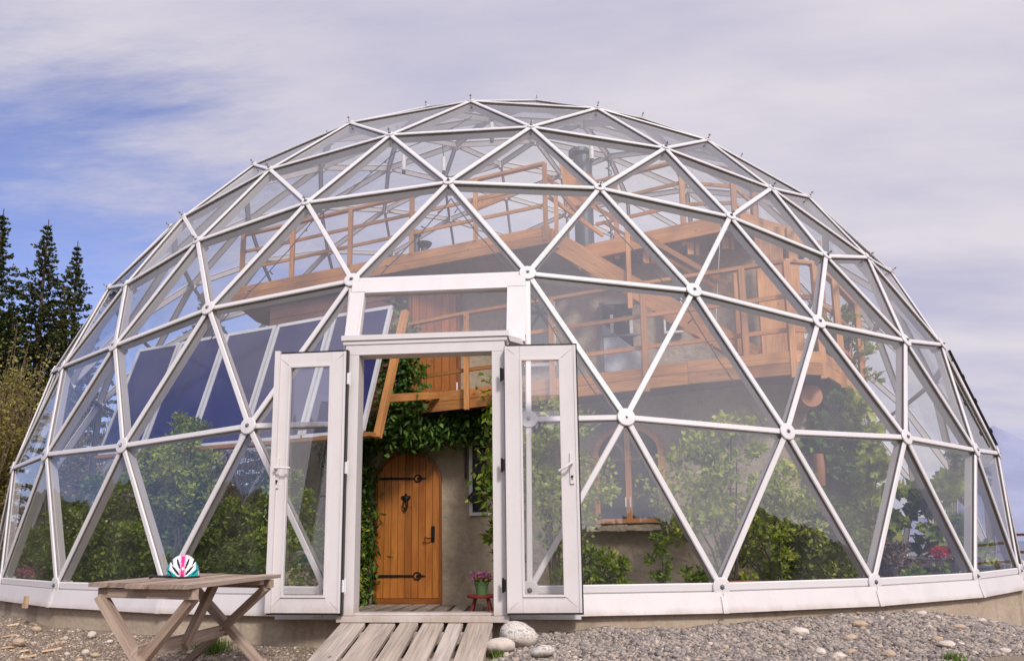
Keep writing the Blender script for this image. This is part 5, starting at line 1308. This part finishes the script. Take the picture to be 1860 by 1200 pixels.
def stone(label, x, y, r, sq, mat=None, seed=0, n=2, jit=.42, sink=.12, cat='stone', group=None, name='stone'):
    mb = MB(); g = gz(x, y); mb.blob((x, y, g+r*sq[2]*(1-sink)), r, n, jit, sq, seed=seed)
    return tag(mb.build(name, mat or M_STONE, None, (x, y, g), smooth=(n > 2)), label, cat, group)
def gp(u, v):   # where a view ray meets the ground
    D = fw+r2*(u-904.158)/1382.6+u2*(746.584-v)/1382.6; t = 4.5
    for _ in range(400):
        p = CAM+D*t
        if p.z < gz(p.x, p.y): break
        t += .01
    return p
STONES = [  # u, v(bottom), half width px, shape, label
 (943, 1180, 29, (1, .9, .78), 'large rounded pale granite boulder right of the ramp', M_BOULDER),
 (908, 1196, 28, (1.1, .8, .6), 'flat cream rock in front of the boulder, beside the grass tuft', M_STONE),
 (984, 1200, 20, (1, .8, .5), 'small oval pale stone right of the boulder at the bottom edge', M_BOULDER),
 (163, 1163, 9, (1, .9, .75), 'pale block-shaped stone left of the table leg', M_STONE),
 (197, 1172, 8, (1.1, .9, .6), 'small cream stone next to the near table leg', M_STONE),
 (218, 1170, 7, (1, .9, .7), 'rounded cream pebble just right of the near table leg', M_STONE),
 (155, 1192, 7, (1, .9, .8), 'white round pebble near the bottom left', M_STONE),
 (295, 1172, 11, (1.4, .9, .5), 'flat pale stone under the table', M_STONE),
 (325, 1171, 9, (1.2, .9, .6), 'pale stone under the table stretcher', M_STONE),
 (60, 1150, 9, (1.2, .9, .6), 'orange brown brick-like stone by the left plinth', M_STONE2),
 (28, 1178, 10, (1, .9, .7), 'reddish white stone at the lower left', M_STONE2),
 (170, 1196, 9, (1.2, .9, .6), 'ochre stone at the bottom left edge', M_STONE2),
 (1448, 1155, 13, (1.3, .9, .5), 'cream flat stone in the gravel below the right base hub', M_STONE),
 (1492, 1190, 9, (1, .9, .6), 'cream rounded stone in the right gravel', M_STONE),
 (1597, 1181, 8, (1, .9, .6), 'small ochre stone right of centre gravel', M_STONE2),
 (1545, 1166, 13, (1.5, .8, .35), 'flat orange brown shard in the right gravel', M_STONE2),
 (1565, 1142, 12, (1.2, .8, .4), 'tan slab at the top of the gravel bank', M_STONE2),
 (1675, 1120, 8, (1.3, .8, .4), 'white chip near the plinth on the right', M_STONE),
 (1722, 1182, 16, (1.3, .9, .55), 'large tan stone at the lower right', M_STONE),
 (1745, 1146, 10, (1.2, .8, .5), 'tan stone on the right gravel slope', M_STONE2),
 (1705, 1168, 9, (1.1, .8, .5), 'sandy stone left of the large tan stone', M_STONE2),
 (1830, 1190, 10, (1.2, .8, .5), 'tan stone at the lower right corner', M_STONE),
 (1524, 1198, 11, (1.2, .8, .5), 'cream stone cut by the bottom edge right of centre', M_STONE),
 (1618, 1198, 14, (1.2, .8, .5), 'sandy stone cut by the bottom edge', M_STONE2),
 (1556, 1118, 9, (1.3, .8, .4), 'pinkish chip against the right plinth', M_STONE2),
 (1290, 1176, 8, (1.3, .8, .4), 'white shard in the middle of the gravel', M_STONE),
]
for k, (u, v, hw, sq, lb, mt) in enumerate(STONES):
    p = gp(u, v-2); z = (p-CAM).dot(fw); r = hw/1382.6*z/max(sq[0], .1)
    stone(lb, p.x, p.y+r*.5, r*1.05, (sq[0], sq[1], max(sq[2], .62)), mt, seed=40+k, n=3 if hw > 18 else 2, jit=.25 if hw > 18 else .45)
srg = np.random.default_rng(77)
for k in range(90):
    side = srg.uniform() < .55
    az = R(srg.uniform(-142, -98) if side else srg.uniform(-84, -42)); r_ = srg.uniform(7.65, 9.3)
    x, y = r_*math.cos(az), r_*math.sin(az); s_ = srg.uniform(.012, .03)
    stone(('pale pebble' if False else '')+('small loose pebble on the earthy gravel left of the ramp' if side else 'small loose pebble on the grey gravel bank right of the boulder'), x, y, s_, (1.2, .9, .75), M_STONE if srg.uniform() < .5 else M_STONE2, seed=200+k, n=2, sink=.3, group='pebbles strewn over the gravel')
CH = [(95, 1186, .075, .028, 38, 'long split piece of raw wood lying in the left gravel'), (52, 1198, .06, .02, 25, 'pointed wood splinter at the bottom left'), (45, 1188, .035, .03, 10, 'square wood chip left of the long splinter'), (18, 1160, .06, .02, 35, 'thin wood offcut near the left edge'), (25, 1140, .05, .02, 20, 'pale wood scrap beside the left plinth'), (15, 1182, .045, .03, -10, 'wood chip at the left edge of the picture'), (110, 1172, .035, .008, 40, 'dark twig on the left gravel')]
for u, v, l, w, a, lb in CH:
    p = gp(u, v-3); d = Vector((math.cos(R(a)), math.sin(R(a)), .05)); mb = MB(); mb.bar(p-d*l+Vector((0, 0, .012)), p+d*l*.9+Vector((0, 0, .02)), w*1.6, .014, (0, .2, 1), w1=w)
    mb.build_ = None; tag(mb.build('wood_chip', M_CHIP, None, tuple(p)), lb, 'wood chip')
# cable of twigs, grass tufts
def tuft(label, u, v, n, h, spread, mat=L_GRASS):
    p = gp(u, v); d = np.zeros((n, 3)); P = np.array(tuple(p))+rng.normal(size=(n, 3))*np.array([spread, spread, 0]); lean = rng.normal(size=(n, 3))*.35; lean[:, 2] = 1; lean = unit(lean); hh = (h*rng.uniform(.4, 1.1, n))[:, None]; s = unit(np.cross(lean, rng.normal(size=(n, 3))))*.0035
    a, b = P-s, P+s; m1, m2 = P+lean*hh*.6+s*.8, P+lean*hh*.6-s*.8; tip = P+lean*hh+np.stack([lean[:, 0], lean[:, 1], -.2*np.ones(n)], 1)*hh*.35
    V = np.stack([a, b, m1, m2, tip], 1).reshape(-1, 3); i = np.arange(n)[:, None]*5; F = np.concatenate([i+[[0, 1, 2]], i+[[0, 2, 3]], i+[[3, 2, 4]]])
    o = npmesh('grass_tuft', V, F, mat, None, tuple(p)); tag(o, label, 'grass', kind='stuff')
tuft('green grass tuft beside the ramp in front of the cream rock', 903, 1194, 90, .10, .022)
tuft('grass tuft under the garden table at the bottom edge', 385, 1185, 260, .15, .06)
tuft('grass tuft at the bottom edge in the right gravel', 1733, 1199, 130, .07, .035)
tuft('small grass tuft against the plinth behind the table', 590, 1150, 60, .05, .02)
tuft('little grass sprout in a gap of the ramp', 747, 1160, 16, .05, .01)
tuft('sparse weeds at the corner between ramp and rock', 896, 1165, 30, .05, .02, L_DRY)
